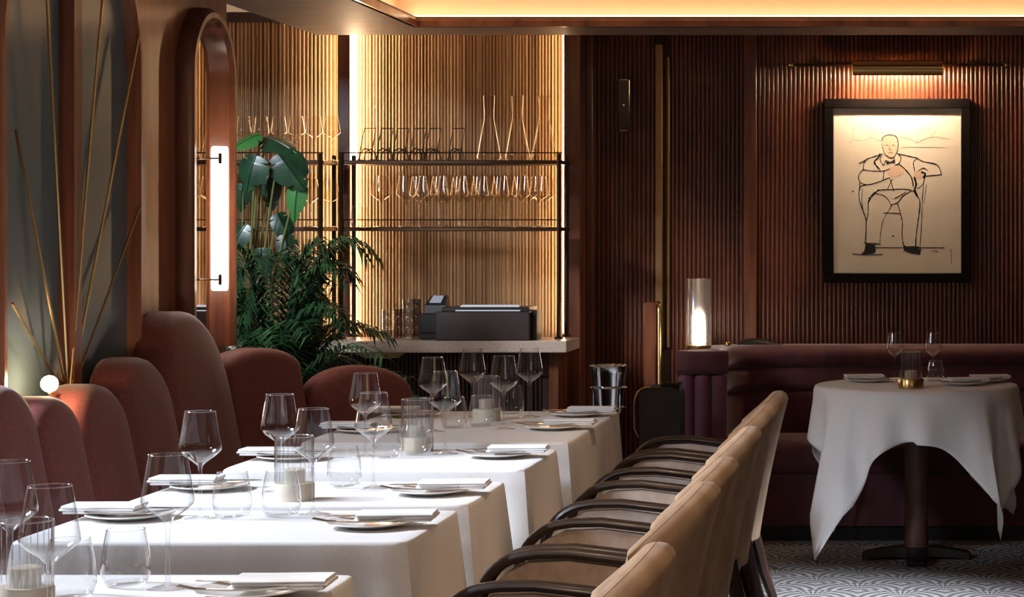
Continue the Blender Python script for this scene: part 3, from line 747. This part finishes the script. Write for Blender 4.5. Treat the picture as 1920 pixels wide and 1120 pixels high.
# picture light
LYP = WY-0.15
c = P(1683, 127, LYP)
t = thing('picture_light', 'brass picture light on a long rod with chains above the framed drawing', 'lamp', (c.x, WY-0.012, c.z))
yl = LYP-(WY-0.012)
hood = MB()
hw = 0.215
prof = []
for k in range(9):
    a = math.radians(-70+k*(250/8)); prof.append((yl-0.036*cos(a)*0.9, 0.036*sin(a)))
prof2 = [(y*1.0+0.004*(1 if y < yl else -1), z-0.004) for y, z in reversed(prof)]
hood.loft([[(-hw, y, z) for y, z in prof+prof2], [(hw, y, z) for y, z in prof+prof2]], True, True, True)
hood.build('shade', 'brass', t)
for sx in (-1, 1):
    MB().lathe([(0.001, -0.004), (0.018, -0.003), (0.018, 0.003), (0.001, 0.006)], n=16).build('end_cap', 'brass', t).matrix_local = Matrix.Translation((sx*hw, yl, 0.0)) @ Matrix.Rotation(PI/2, 4, 'Y')
MB().tube([(-0.195, yl+0.004, 0.002), (0.195, yl+0.004, 0.002)], 0.010, 10).build('bulb', 'picture_led', t)
MB().tube([(-0.50, -0.028, 0.022), (0.50, -0.028, 0.022)], 0.006, 8).build('rod', 'dark_brass', t)
for sx in (-1, 1):
    MB().lathe([(0.001, 0), (0.013, 0.006), (0.010, 0.018), (0.015, 0.026), (0.001, 0.042)], n=14).build('finial', 'brass', t).matrix_local = Matrix.Translation((sx*0.50, -0.028, 0.022)) @ Matrix.Rotation(sx*PI/2, 4, 'Y')
    MB().tube([(sx*0.12, -0.028, 0.022), (sx*0.12, yl*0.6, 0.05), (sx*0.12, yl, 0.035)], 0.005, 8).build('arm', 'brass', t)
    MB().tube([(sx*0.36, -0.001, 0.03), (sx*0.36, -0.03, 0.03)], 0.014, 12).build('rod_holder', 'dark_brass', t)
    chn = MB(); xx = sx*0.325
    for k in range(7):
        z = 0.014-k*0.019; q = [(xx+(0.005*cos(2*PI*j/8) if k % 2 else 0), -0.028+(0 if k % 2 else 0.005*cos(2*PI*j/8)), z-0.008+0.0105*sin(2*PI*j/8)) for j in range(9)]
        chn.tube(q, 0.0015, 4, False)
    chn.build('chain', 'dark_brass', t)

# ---------------------------------------------------- velvet booth, its lamp and what lies on it
bo = thing('booth_bench', 'long dark red velvet booth with rolled top and channelled end below the drawing', 'booth', (0.2, 9.8, 0))
def inv(o, t): o.matrix_parent_inverse = Matrix.Translation(-Vector(t.location)); return o
path = [(-0.905, 9.50), (-0.905, 9.62), (-0.895, 9.74), (-0.85, 9.86), (-0.76, 9.945), (-0.64, 9.975), (-0.5, 9.98), (0, 9.98), (0.8, 9.98), (2.1, 9.98)]
def rr_prof(x0, x1, z0, z1, r, n=5):
    out = []
    for cx, cz, a0 in ((x1-r, z1-r, 0), (x0+r, z1-r, 90), (x0+r, z0+r, 180), (x1-r, z0+r, 270)):
        for k in range(n+1):
            a = math.radians(a0+90*k/n); out.append((cx+r*cos(a), cz+r*sin(a)))
    return out
V3 = lambda z: [(x, y, z) for x, y in path]
inv(MB().sweep(V3(0), rr_prof(-0.105, 0.115, 0.765, 0.872, 0.05)).build('top_roll', 'velvet', bo, 60), bo)
inv(MB().sweep(V3(0), rr_prof(-0.095, 0.105, 0.655, 0.768, 0.04)).build('middle_roll', 'velvet', bo, 60), bo)
inv(MB().sweep(V3(0), rr_prof(-0.09, 0.085, 0.10, 0.660, 0.03)).build('back_panel', 'velvet', bo, 60), bo)
mat('plum_velvet', (0.13, 0.035, 0.065), 0.7, sheen=0.4)
for k in range(3):       # vertical channels on the end of the arm
    x = -0.983+k*0.077
    inv(MB().sweep([(x, 9.485, 0.05), (x, 9.485, 0.71), (x, 9.50, 0.745)], [(0.037*cos(2*PI*j/12), 0.030*sin(2*PI*j/12)) for j in range(12)], up=Vector((0,1,0))).build('channel', 'plum_velvet', bo, 60), bo)
o = MB().sweep([(-1.015, 9.497, 0.815), (-0.97, 9.485, 0.815), (-0.84, 9.485, 0.815), (-0.795, 9.497, 0.815)], rr_prof(-0.03, 0.03, -0.055, 0.055, 0.028)).build('arm_end_roll', 'velvet', bo, 60); inv(o, bo)
seat = MB().sweep([(-0.79, 9.68, 0.0), (2.1, 9.68, 0.0)], rr_prof(-0.215, 0.215, 0.29, 0.46, 0.05)); inv(seat.build('seat', 'velvet', bo, 60), bo)
inv(MB().box(-0.79, 2.1, 9.475, 9.90, 0.07, 0.30).build('seat_front', 'velvet', bo, 0), bo)
inv(MB().box(-0.95, 2.1, 9.50, 9.95, 0.0, 0.08).build('plinth', 'black', bo, 0), bo)

zt = 0.8725
t = thing('cylinder_lamp', 'clear glass cylinder lamp with glowing core standing on the booth end', 'lamp', (-0.935, 9.60, zt))
MB().lathe([(0.055, 0), (0.058, 0.002), (0.058, 0.014), (0.054, 0.017)], n=28).build('base', 'brass', t)
g = MB().lathe([(0.0595, 0.0145), (0.0595, 0.318), (0.057, 0.32)], n=32, cap0=False, cap1=False)
g.tube([(0.0585*cos(2*PI*j/32), 0.0585*sin(2*PI*j/32), 0.32) for j in range(33)], 0.0022, 6, False)
g.build('glass_tube', 'lamp_glass', t, 60)
MB().lathe([(0.012, 0.017), (0.031, 0.022), (0.031, 0.130), (0.028, 0.134)], n=24).build('glowing_core', 'core_led', t)
for sx in (-1, 1):
    for k in range(3):
        MB().lathe([(0.034, 0), (0.034, 0.003)], (0, 0, 0.045+0.03*k), 24).build('ring', 'brass', t) if sx > 0 else None
t = thing('folded_shawl', 'black folded cloth lying on the booth top beside the lamp', 'cloth', (-0.70, 9.975, zt))
mb = MB(); rings = []
for k in range(13):
    u = k/12; h = 0.034*sin(PI*min(1, u*1.05+0.02))**0.7*(1.0-0.55*u)+0.002; x = -0.085+0.21*u
    rings.append([(x, 0.05*cos(PI*j/8)*(1-0.3*u), h*sin(PI*j/8)) for j in range(9)])
mb.loft(rings, True, True, True); mb.build('fold', 'black', t, 60)
t = tag(MB().lathe([(0.013, 0), (0.016, 0.003), (0.016, 0.016), (0.012, 0.02)], (0, 0, 0), 16).build('small_tealight', 'brass'), 'tiny brass cup on the booth top between lamp and black cloth', 'cup'); t.location = (-0.822, 9.84, zt)

# low mahogany post with rounded brass edge beside the door
t = thing('low_post', 'waist-high mahogany divider post with a rounded brass edge behind the dark stool', 'post', (-1.16, 9.78, 0))
MB().box(-0.045, 0.012, -0.05, 0.10, 0, 1.08, 0.004).build('body', 'mahogany', t, 0)
MB().tube([(0.026, -0.03, 0.0), (0.026, -0.03, 1.04), (0.022, -0.02, 1.065), (0.014, 0.0, 1.075)], 0.013, 12).build('brass_edge', 'brass', t)

# dark stool with brass hoop
t = thing('dark_stool', 'dark brown upholstered box stool with thin brass hoop beside the booth end', 'stool', (-1.045, 9.10, 0))
MB().sweep([(0, -0.10, 0), (0, 0.10, 0)], rr_prof(-0.088, 0.088, 0.06, 0.735, 0.04)).build('body', 'stool_fabric', t, 60)
MB().box(-0.075, 0.075, -0.09, 0.09, 0.0, 0.06).build('plinth', 'black', t, 0)
MB().tube([(-0.04, -0.112, 0.738)]+[(-0.06-0.05*sin(PI/2*k/6), -0.112, 0.665+0.072*cos(PI/2*k/6)) for k in range(7)]+[(-0.108, -0.112, 0.56), (-0.09, -0.112, 0.52)], 0.0028, 6).build('hoop', 'brass', t)
MB().box(0.0, 0.085, -0.07, 0.03, 0.735, 0.752, 0.003).build('lid_knob', 'black_gloss', t, 0)

# champagne bucket on its stand
t = thing('champagne_bucket', 'chrome champagne bucket in a ring stand behind the long table', 'bucket', (-1.27, 9.02, 0))
MB().lathe([(0.055, 0.645), (0.060, 0.648), (0.076, 0.800), (0.080, 0.822), (0.083, 0.828), (0.080, 0.832), (0.074, 0.822), (0.058, 0.655)], n=32, cap0=True, cap1=True).build('bucket', 'chrome', t, 50)
for z, r in ((0.735, 0.079), (0.645, 0.079)):
    MB().tube([(r*cos(2*PI*j/32), r*sin(2*PI*j/32), z) for j in range(33)], 0.0035, 6, False).build('ring', 'chrome', t)
for k in range(4):
    a = PI/4+k*PI/2; MB().tube([(0.079*cos(a), 0.079*sin(a), 0.74), (0.079*cos(a), 0.079*sin(a), 0.64), (0.02*cos(a), 0.02*sin(a), 0.56)], 0.0032, 6).build('strut', 'chrome', t)
MB().lathe([(0.13, 0), (0.13, 0.01), (0.03, 0.025), (0.013, 0.05), (0.013, 0.56), (0.02, 0.58)], n=24).build('stand_column', 'dark_wood', t)
for sx in (-1, 1):
    MB().tube([(sx*0.080, 0, 0.76)]+[(sx*(0.080+0.016*sin(PI*k/6)), 0, 0.76+0.04*k/6) for k in range(7)], 0.0035, 6).build('handle', 'chrome', t)

# ---------------------------------------------------- tables and cloths
XL, XRt = -1.86, -1.025
TZ = 0.75
def cloth(name, x0, x1, y0, y1, label, group, drop=0.34, seed=0):
    rnd = random.Random(seed); cx, cy = (x0+x1)/2, (y0+y1)/2; hx, hy = (x1-x0)/2, (y1-y0)/2
    r = 0.018; pts = []
    def side(ax, ay, bx_, by_, n): return [(ax+(bx_-ax)*k/n, ay+(by_-ay)*k/n) for k in range(n)]
    cs = [(hx, -hy), (hx, hy), (-hx, hy), (-hx, -hy)]
    per = []
    for i in range(4):
        ax, ay = cs[i-1]; bx_, by_ = cs[i]
        L_ = math.hypot(bx_-ax, by_-ay); n = max(8, int(L_/0.03))
        for k in range(n):
            u = k/n; px_, py_ = ax+(bx_-ax)*u, ay+(by_-ay)*u
            nx, ny = ((by_-ay)/L_, -(bx_-ax)/L_)
            dc = min(u, 1-u)*L_     # distance to the nearest corner
            per.append((px_, py_, nx, ny, dc, u*L_, i))
    # smooth normals at the corners
    m = len(per); rings = []
    ph = [rnd.uniform(0, 6) for _ in range(8)]
    sm = []
    for j in range(m):
        nx = sum(per[(j+q) % m][2] for q in (-2, -1, 0, 1)); ny = sum(per[(j+q) % m][3] for q in (-2, -1, 0, 1)); l = math.hypot(nx, ny); sm.append((nx/l, ny/l))
    def ring(z, k_in, flare, f):
        out = []
        for j, (px_, py_, nx, ny, dc, s_, i) in enumerate(per):
            nx, ny = sm[j]
            cw = math.exp(-(dc/0.055)**2)
            wv = 0.007*sin(s_*17+ph[i])*f + 0.004*sin(s_*41+ph[i+4])*f
            fold = 0.030*f*math.exp(-((dc-0.0)/0.05)**2) - 0.020*f*math.exp(-((dc-0.11)/0.04)**2)
            o_ = flare+wv+fold-k_in-(0.010 if dc < 0.012 else 0.003 if dc < 0.04 else 0)*(1-f)
            out.append((px_+nx*o_, py_+ny*o_, z+0.012*f*sin(s_*9+ph[i])-0.035*f*cw))
        return out
    mb = MB()
    t_ = 0.002
    rings = [ring(TZ, 0.03, 0, 0), ring(TZ, 0.006, 0, 0), ring(TZ-0.0025, 0.001, 0, 0), ring(TZ-0.008, 0, 0.001, 0.02)]
    for k in range(1, 9):
        f = k/8; rings.append(ring(TZ-0.008-(drop-0.008)*f, 0, 0.002+0.010*f, f))
    inner = [[(x+(cx-cx)*0, y, z) for x, y, z in q] for q in rings[-1:]]
    mb.loft(rings, True, True, False)
    o = MB()
    o.v = [(x+cx, y+cy, z) for x, y, z in mb.v]; o.f = [f[::-1] for f in mb.f]
    ob = o.build('tablecloth', 'linen', None, 55)
    md = ob.modifiers.new('thickness', 'SOLIDIFY'); md.thickness = 0.0018; md.offset = 1
    return tag(ob, label, 'tablecloth', group)
def table(x0, x1, y0, y1, label, group):
    t = thing('dining_table', label, 'table', ((x0+x1)/2, (y0+y1)/2, 0), 0, group)
    hx, hy = (x1-x0)/2, (y1-y0)/2
    MB().box(-hx+0.006, hx-0.006, -hy+0.006, hy-0.006, TZ-0.032, TZ-0.002, 0.004).build('tabletop', 'dark_wood', t, 0)
    MB().lathe([(0.04, 0.03), (0.035, 0.06), (0.035, TZ-0.06), (0.09, TZ-0.034)], n=20).build('column', 'dark_wood', t)
    MB().lathe([(0.2, 0.0), (0.2, 0.012), (0.05, 0.032)], n=28).build('base', 'black', t)
    return t
TB = [('long table by the bar', 6.42, 7.58), ('second table from the bar', 5.68, 6.22), ('third table from the bar', 4.94, 5.40),
      ('fourth table from the bar', 4.33, 4.83), ('fifth table from the bar', 2.85, 3.91)]
for i, (nm, a, b) in enumerate(TB):
    table(XL, XRt, a, b, 'dark pedestal table under white cloth, %s' % nm, 'tables along the banquette')
    cloth('tablecloth', XL, XRt, a, b, 'white linen tablecloth draped over the %s' % nm, 'white tablecloths along the banquette', seed=i+1)

# settings -------------------------------------------------------------
def plate_setting(x, y, side, nm, rz=0.0):
    """side: +1 on the chair side, -1 on the banquette side"""
    sd = 'chair side' if side > 0 else 'banquette side'
    key = ('plate',)
    if key not in _mesh:
        o = MB().lathe([(0.045,0.0),(0.050,0.002),(0.060,0.007),(0.094,0.013),(0.097,0.0145),(0.096,0.0165),(0.062,0.0105),(0.03,0.006),(0.001,0.006)], n=40, cap0=True, cap1=False).build('side_plate', 'porcelain', None, 50); _mesh[key] = o
    else: o = _mesh[key].copy(); C.objects.link(o)
    o.location = (x, y, TZ+0.0005); tag(o, 'white side plate, %s of the %s' % (sd, nm), 'plate', 'side plates on the tables')
    key = ('napkin',)
    if key not in _mesh:
        mb = MB()
        for k, (dx, h0, h1) in enumerate(((0.0, 0.0, 0.006), (0.008, 0.0062, 0.0115), (0.004, 0.0117, 0.018))):
            rings = []
            for q in range(9):
                u = q/8; xx = -0.085+0.165*u+dx; wob = 0.0015*sin(u*7+k)
                rings.append([(xx, -0.040+wob, h0), (xx, 0.040+wob, h0), (xx, 0.044+wob, (h0+h1)/2), (xx, 0.040+wob, h1), (xx, -0.040+wob, h1), (xx, -0.044+wob, (h0+h1)/2)])
            mb.loft(rings, True, True, True)
        o = mb.build('napkin', 'napkin', None, 50); _mesh[key] = o
    else: o = _mesh[key].copy(); C.objects.link(o)
    o.location = (x+0.055*side, y, TZ+0.018); o.rotation_euler = (0, 0, rz+(0 if side > 0 else PI))
    tag(o, 'folded white napkin, %s of the %s' % (sd, nm), 'napkin', 'napkins on the side plates')
    # fork and knife resting across the plate
    for kind, dy in (('fork', -0.062), ('knife', 0.060)):
        key = (kind,)
        if key not in _mesh:
            mb = MB()
            if kind == 'fork':
                st = [(-0.095, 0.0022, 0.001), (-0.055, 0.0040, 0.0012), (-0.02, 0.0028, 0.0016), (0.03, 0.0045, 0.0016), (0.085, 0.0055, 0.0016)]
                mb.loft([[(x_, -w_, 0.004+0.006*(abs(x_)/0.09)**2-h_), (x_, w_, 0.004+0.006*(abs(x_)/0.09)**2-h_), (x_, w_, 0.004+0.006*(abs(x_)/0.09)**2+h_), (x_, -w_, 0.004+0.006*(abs(x_)/0.09)**2+h_)] for x_, w_, h_ in st[1:]], True, True, True)
                for q in (-1, -0.33, 0.33, 1):
                    mb.tube([(-0.055, q*0.0042, 0.006), (-0.075, q*0.008, 0.007), (-0.105, q*0.0085, 0.013)], 0.0013, 5)
            else:
                mb.loft([[(x_, -w_, 0.0035-h_), (x_, w_, 0.0035-h_), (x_, w_, 0.0035+h_), (x_, -w_, 0.0035+h_)] for x_, w_, h_ in ((-0.110, 0.002, 0.0006), (-0.095, 0.007, 0.0008), (-0.01, 0.009, 0.001), (0.0, 0.005, 0.0025), (0.085, 0.0065, 0.003))], True, True, True)
            o = mb.build('table_'+kind, 'steel', None, 50); _mesh[key] = o
        else: o = _mesh[key].copy(); C.objects.link(o)
        o.location = (x-0.005*side, y+dy*0.9, TZ+0.0165); o.rotation_euler = (0, 0, rz+(0 if side > 0 else PI))
        tag(o, 'steel %s on a plate, %s of the %s' % (kind, sd, nm), kind, 'cutlery on the side plates')
nm = [a for a, _, _ in TB]
def sx(x, y): s = (y-445)/(EYE-TZ); return ((x-1690)/s, F/s)
plate_setting(-1.150, 7.36, 1, nm[0]+', bar end'); plate_setting(-1.150, 6.86, 1, nm[0]+', other end')
plate_setting(-1.735, 7.36, -1, nm[0]+', bar end'); plate_setting(-1.735, 6.75, -1, nm[0]+', other end')
plate_setting(-1.160, 5.99, 1, nm[1], 0.06); plate_setting(-1.735, 5.92, -1, nm[1])
plate_setting(-1.160, 5.13, 1, nm[2], 0.05); plate_setting(-1.735, 5.22, -1, nm[2])
plate_setting(-1.160, 4.55, 1, nm[3], 0.08); plate_setting(-1.735, 4.68, -1, nm[3])
plate_setting(-1.150, 3.68, 1, nm[4], 0.05); plate_setting(-1.735, 3.66, -1, nm[4])
def wg(x, y, lab): wine_glass((x, y, TZ+0.0005), lab, 'wine glasses on the tables')
wg(-1.325, 3.757, 'tall wine glass beside a lone tumbler, fifth table from the bar')
wg(-1.343, 3.28, 'tall wine glass beside the candle holder, fifth table from the bar')
wg(-1.560, 3.64, 'tall wine glass on the banquette side of the fifth table from the bar')
wg(-1.580, 4.687, 'tall wine glass on the banquette side of the fourth table from the bar')
wg(-1.345, 4.76, 'tall wine glass on the chair side of the fourth table from the bar')
wg(-1.551, 5.19, 'tall wine glass on the banquette side of the third table from the bar')
wg(-1.332, 5.25, 'tall wine glass on the chair side of the third table from the bar')
wg(-1.549, 6.01, 'tall wine glass on the banquette side of the second table from the bar')
wg(-1.333, 6.08, 'tall wine glass on the chair side of the second table from the bar')
wg(-1.527, 6.78, 'tall wine glass on the banquette side of the long table, other end')
wg(-1.313, 6.87, 'tall wine glass on the chair side of the long table, other end')
wg(-1.505, 7.30, 'tall wine glass on the banquette side of the long table, bar end')
wg(-1.310, 7.33, 'tall wine glass on the chair side of the long table, bar end')
def tb(x, y, lab): tumbler((x, y, TZ+0.0005), lab, 'water tumblers on the tables')
tb(-1.412, 3.787, 'stemless water tumbler alone at the edge of the fifth table from the bar')
tb(-1.462, 3.66, 'stemless water tumbler beside the candle holder on the fifth table from the bar')
tb(-1.512, 4.70, 'stemless water tumbler towards the banquette on the fourth table from the bar')
tb(-1.410, 4.73, 'stemless water tumbler towards the chair on the fourth table from the bar')
tb(-1.414, 5.28, 'stemless water tumbler behind the candle holder on the third table from the bar')
tb(-1.475, 5.98, 'stemless water tumbler towards the banquette on the second table from the bar')
tb(-1.415, 6.077, 'stemless water tumbler in front of the candle holder on the second table from the bar')
tb(-1.407, 6.97, 'stemless water tumbler in front of the candle holder on the long table')
tb(-1.487, 6.915, 'stemless water tumbler beside the banquette-side wine glass on the long table')
tb(-1.394, 7.45, 'stemless water tumbler at the bar end of the long table')
cg = 'ribbed candle holders on the tables'
candle((-1.487, 3.53, TZ+0.0005), 'ribbed glass candle holder on the fifth table from the bar', cg)
candle((-1.465, 5.02, TZ+0.0005), 'ribbed glass candle holder on the third table from the bar', cg)
candle((-1.437, 6.172, TZ+0.0005), 'ribbed glass candle holder on the second table from the bar', cg)
candle((-1.432, 7.18, TZ+0.0005), 'ribbed glass candle holder on the long table by the bar', cg)

# ---------------------------------------------------- round table
RX, RY, RR = 0.065, 8.97, 0.437
t = thing('round_table', 'round pedestal table with dark cross base in front of the booth', 'table', (RX, RY, 0))
MB().lathe([(RR-0.004, TZ-0.03), (RR-0.004, TZ-0.003)], n=48).build('tabletop', 'dark_wood', t)
mat('column_leather', (0.13, 0.06, 0.04), 0.45); grain('column_leather', (0.10, 0.045, 0.03), (0.16, 0.075, 0.05), (30, 30, 30), 4, bump=0.2)
MB().lathe([(0.065, 0.045), (0.052, 0.06), (0.050, 0.35), (0.052, TZ-0.05), (0.10, TZ-0.031)], n=28).build('column', 'column_leather', t)
for k in range(4):
    a = PI/4*0+k*PI/2
    mb = MB(); d = Vector((cos(a), sin(a), 0)); s_ = Vector((-sin(a), cos(a), 0))
    mb.loft([[d*r_-s_*w_+Vector((0,0,z0_)), d*r_+s_*w_+Vector((0,0,z0_)), d*r_+s_*w_*0.9+Vector((0,0,z1_)), d*r_-s_*w_*0.9+Vector((0,0,z1_))] for r_, w_, z0_, z1_ in ((0.0, 0.05, 0.012, 0.06), (0.15, 0.045, 0.012, 0.045), (0.225, 0.042, 0.0, 0.03), (0.235, 0.035, 0.0, 0.022))], True, True, True)
    mb.build('base_foot', 'black', t, 30)
def round_cloth():
    n = 192; rnd = random.Random(3)
    mb = MB(); rings = []
    def hem(phi):      # phi = 0 towards the camera; corners of the square cloth at 45 degrees
        q = abs(((phi+PI/4) % (PI/2))-PI/4)/(PI/4)      # 0 mid-side, 1 corner
        return 0.212+(0.49 if phi > PI else 0.405)*q**2.5
    NR = 14
    for k in range(NR+3):
        ring = []
        for j in range(n):
            phi = 2*PI*j/n; q = abs(((phi+PI/4) % (PI/2))-PI/4)/(PI/4)
            if k < 3:
                r = (RR-0.06, RR-0.008, RR-0.001)[k]; z = TZ-(0, 0, 0.004)[k]
            else:
                f = (k-2)/NR; hl = hem(phi)-0.012*(phi > PI); z = TZ-0.004-hl*f
                dep = hl*f
                amp = 0.27*dep*min(1, 0.35+dep/0.15)
                wv = sin(phi*12+0.9*sin(phi*2.0))*0.62+sin(phi*19+1.3)*0.25
                r = RR+0.004+0.05*dep+amp*wv*0.62+0.16*dep*q**3*0.5
                if q > 0.8: r += 0.05*dep
            ring.append((RX+r*sin(phi), RY-r*cos(phi), z))
        rings.append(ring)
    mb.loft(rings, True, True, False)
    mb.f = [f[::-1] for f in mb.f]
    o = mb.build('tablecloth', 'linen', None, 55)
    md = o.modifiers.new('thickness', 'SOLIDIFY'); md.thickness = 0.0018; md.offset = 1
    tag(o, 'square white tablecloth hanging in points over the round table', 'tablecloth')
round_cloth()
RZ = TZ+0.0005
wine_glass((RX-0.095, 9.22, RZ), 'wine glass on the round table, further from the tumbler', 'wine glasses on the round table', 0.212)
wine_glass((RX+0.075, 9.22, RZ), 'wine glass on the round table, standing behind the tumbler', 'wine glasses on the round table', 0.212)
tumbler((RX+0.085, 9.13, RZ), 'water tumbler on the round table beside the brass candle holder', None, 0.9)
t = candle((RX-0.025, 8.72, RZ), 'ribbed candle holder with a brass base on the round table', None)
t['group'] = 'ribbed candle holders on the tables'
for o in t.children:
    if o.name.startswith('base'):
        o.data = o.data.copy(); o.data.materials[0] = M['brass']; o.scale = (1.15, 1.15, 1)
def round_setting(x, y, side, where):
    o = _mesh[('plate',)].copy(); C.objects.link(o); o.location = (x, y, RZ); tag(o, 'white side plate on the round table %s' % where, 'plate', 'plates on the round table')
    o = _mesh[('napkin',)].copy(); C.objects.link(o); o.location = (x+0.02*side, y, TZ+0.0175); o.rotation_euler = (0, 0, 0.2); tag(o, 'folded white napkin on the round table %s' % where, 'napkin', 'napkins on the round table')
    o = _mesh[('fork',)].copy(); C.objects.link(o); o.location = (x-0.01, y-0.06, TZ+0.0165); o.rotation_euler = (0, 0, 0.2); tag(o, 'steel fork on the round table %s' % where, 'fork', 'cutlery on the round table')
round_setting(RX-0.21, 9.10, -1, 'on the side of the armchairs')
round_setting(RX+0.30, 9.08, 1, 'on the side away from the armchairs')
round_setting(RX+0.20, 8.90, 1, 'just past the candle holder, away from the armchairs')

# ---------------------------------------------------- armchairs
def make_chair(label, group):
    """faces -x; origin on the floor below the rear mid of the back"""
    t = thing('dining_armchair', label, 'chair', (0, 0, 0), 0, group)
    # barrel back: rows over height, columns over the width
    nw, nh = 24, 14; HW = 0.235; th = 0.072
    def rear(u, v):      # u -1..1 across, v 0..1 up: rear surface
        zt_ = 0.665+0.152*(max(0.0, 1-abs(u)**2.0))**0.85
        z = 0.33+(zt_-0.33)*v
        x = -0.50+0.075*((z-0.33)/0.5)+0.030*((z-0.33)/0.5)**2 - 0.120*abs(u)**2.4
        y = HW*u*(1.0-0.10*(1-v)*0.6)
        return Vector((x, y, z))
    outer = []; inner = []
    for i in range(nh+1):
        for j in range(nw+1):
            u = -1+2*j/nw; v = i/nh
            p = rear(u, v); outer.append(p)
    rows = []
    for i in range(nh+1):
        v = i/nh
        inset = 0.0
        ro = [rear(-1+2*j/nw, v) for j in range(nw+1)]
        ri = []
        for j in range(nw+1):
            u = -1+2*j/nw
            q = rear(u*0.86, v); nx, ny = -1.0, 0.0
            ri.append(Vector((q.x-th-0.01*(1-v), q.y, q.z-0.004)))
        edge1 = [Vector(((ro[-1].x+ri[-1].x)/2-0.005, ro[-1].y+0.008, (ro[-1].z+ri[-1].z)/2))]
        edge0 = [Vector(((ro[0].x+ri[0].x)/2-0.005, ro[0].y-0.008, (ro[0].z+ri[0].z)/2))]
        rows.append(ro+edge1+ri[::-1]+edge0)
    # rounded top: close the loop upwards over the rim
    ro = rows[-1]; m = len(ro)
    cen = []
    for j in range(m):
        jj = j
        if j <= nw: opp = m-2-j
        elif j == nw+1: opp = j
        elif j == m-1: opp = j
        else: opp = m-2-j
        cen.append((ro[j]+ro[opp])/2)
    for lam, up in ((0.93, 0.009), (0.78, 0.019), (0.52, 0.026), (0.25, 0.029), (0.02, 0.030)):
        rows.append([cen[j].lerp(ro[j], lam)+Vector((0, 0, up)) for j in range(m)])
    MB().loft(rows, True, True, False).build('backrest', 'tan_fabric', t, 70)
    # seat cushion
    MB().sweep([(-0.985, 0, 0.36), (-0.97, 0, 0.36), (-0.57, 0, 0.36), (-0.535, 0, 0.36)], rr_prof(-0.205, 0.205, 0.0, 0.10, 0.035)).build('seat', 'seat_fabric', t, 60)
    MB().box(-0.97, -0.52, -0.20, 0.20, 0.31, 0.36, 0.004).build('seat_rail', 'arm_wood', t, 0)
    for s_ in (-1, 1):
        y = s_*0.225
        pts = [(-0.585, y, 0.630), (-0.66, y, 0.640), (-0.77, y, 0.653), (-0.845, y, 0.652)]
        pts += bez((-0.865, y, 0.650), (-0.93, y, 0.640), (-0.972, y, 0.60), (-0.985, y, 0.53), 9)[1:]
        pts += [(-0.987, y, 0.45), (-0.98, y, 0.36)]
        wv = 0.0135; hv = 0.024
        mb = MB(); mb.sweep(pts, [(wv*cos(2*PI*j/12)*(1.0 if abs(cos(2*PI*j/12)) < 0.8 else 0.95), hv*sin(2*PI*j/12)) for j in range(12)], up=Vector((0,1,0)))
        # sweep with up=y: side offset is vertical, up offset is across
        mb.build('armrest', 'arm_wood', t, 50)
        # upholstered side panel under the arm
        th_ = 0.014; out = [(-0.56, 0.60), (-0.66, 0.622), (-0.77, 0.636), (-0.865, 0.632)]+[(p.x+0.012, p.z-0.012) for p in bez((-0.865, y, 0.640), (-0.93, y, 0.630), (-0.967, y, 0.60), (-0.978, y, 0.53), 6)[1:]]+[(-0.968, 0.40), (-0.96, 0.34), (-0.54, 0.34)]
        mb = MB(); mb.loft([[(x, y-th_, z) for x, z in out], [(x, y+th_, z) for x, z in out]], True, True, True)
        mb.build('side_panel', 'seat_fabric', t, 30)
        # legs
        MB().tube([(-0.975, s_*0.19, 0.32), (-0.985, s_*0.195, 0.0)], [0.022, 0.013], 8).build('leg', 'dark_wood', t)
        MB().tube([(-0.545, s_*0.185, 0.36), (-0.50, s_*0.19, 0.18), (-0.435, s_*0.195, 0.0)], [0.026, 0.021, 0.013], 8).build('leg', 'dark_wood', t)
    return t
names = ['first', 'second', 'third', 'fourth', 'fifth', 'sixth']
ys = [7.33, 6.75, 5.95, 5.12, 4.60, 3.68]
ch = make_chair('tan upholstered armchair with dark bentwood arms, first from the bar counter', 'armchairs along the tables')
for i, y in enumerate(ys):
    lab = 'tan upholstered armchair with dark bentwood arms, %s from the bar counter' % names[i]
    if i == 0: ch.location = (0, y, 0)
    else: dup(ch, (0, y, 0), label=lab)
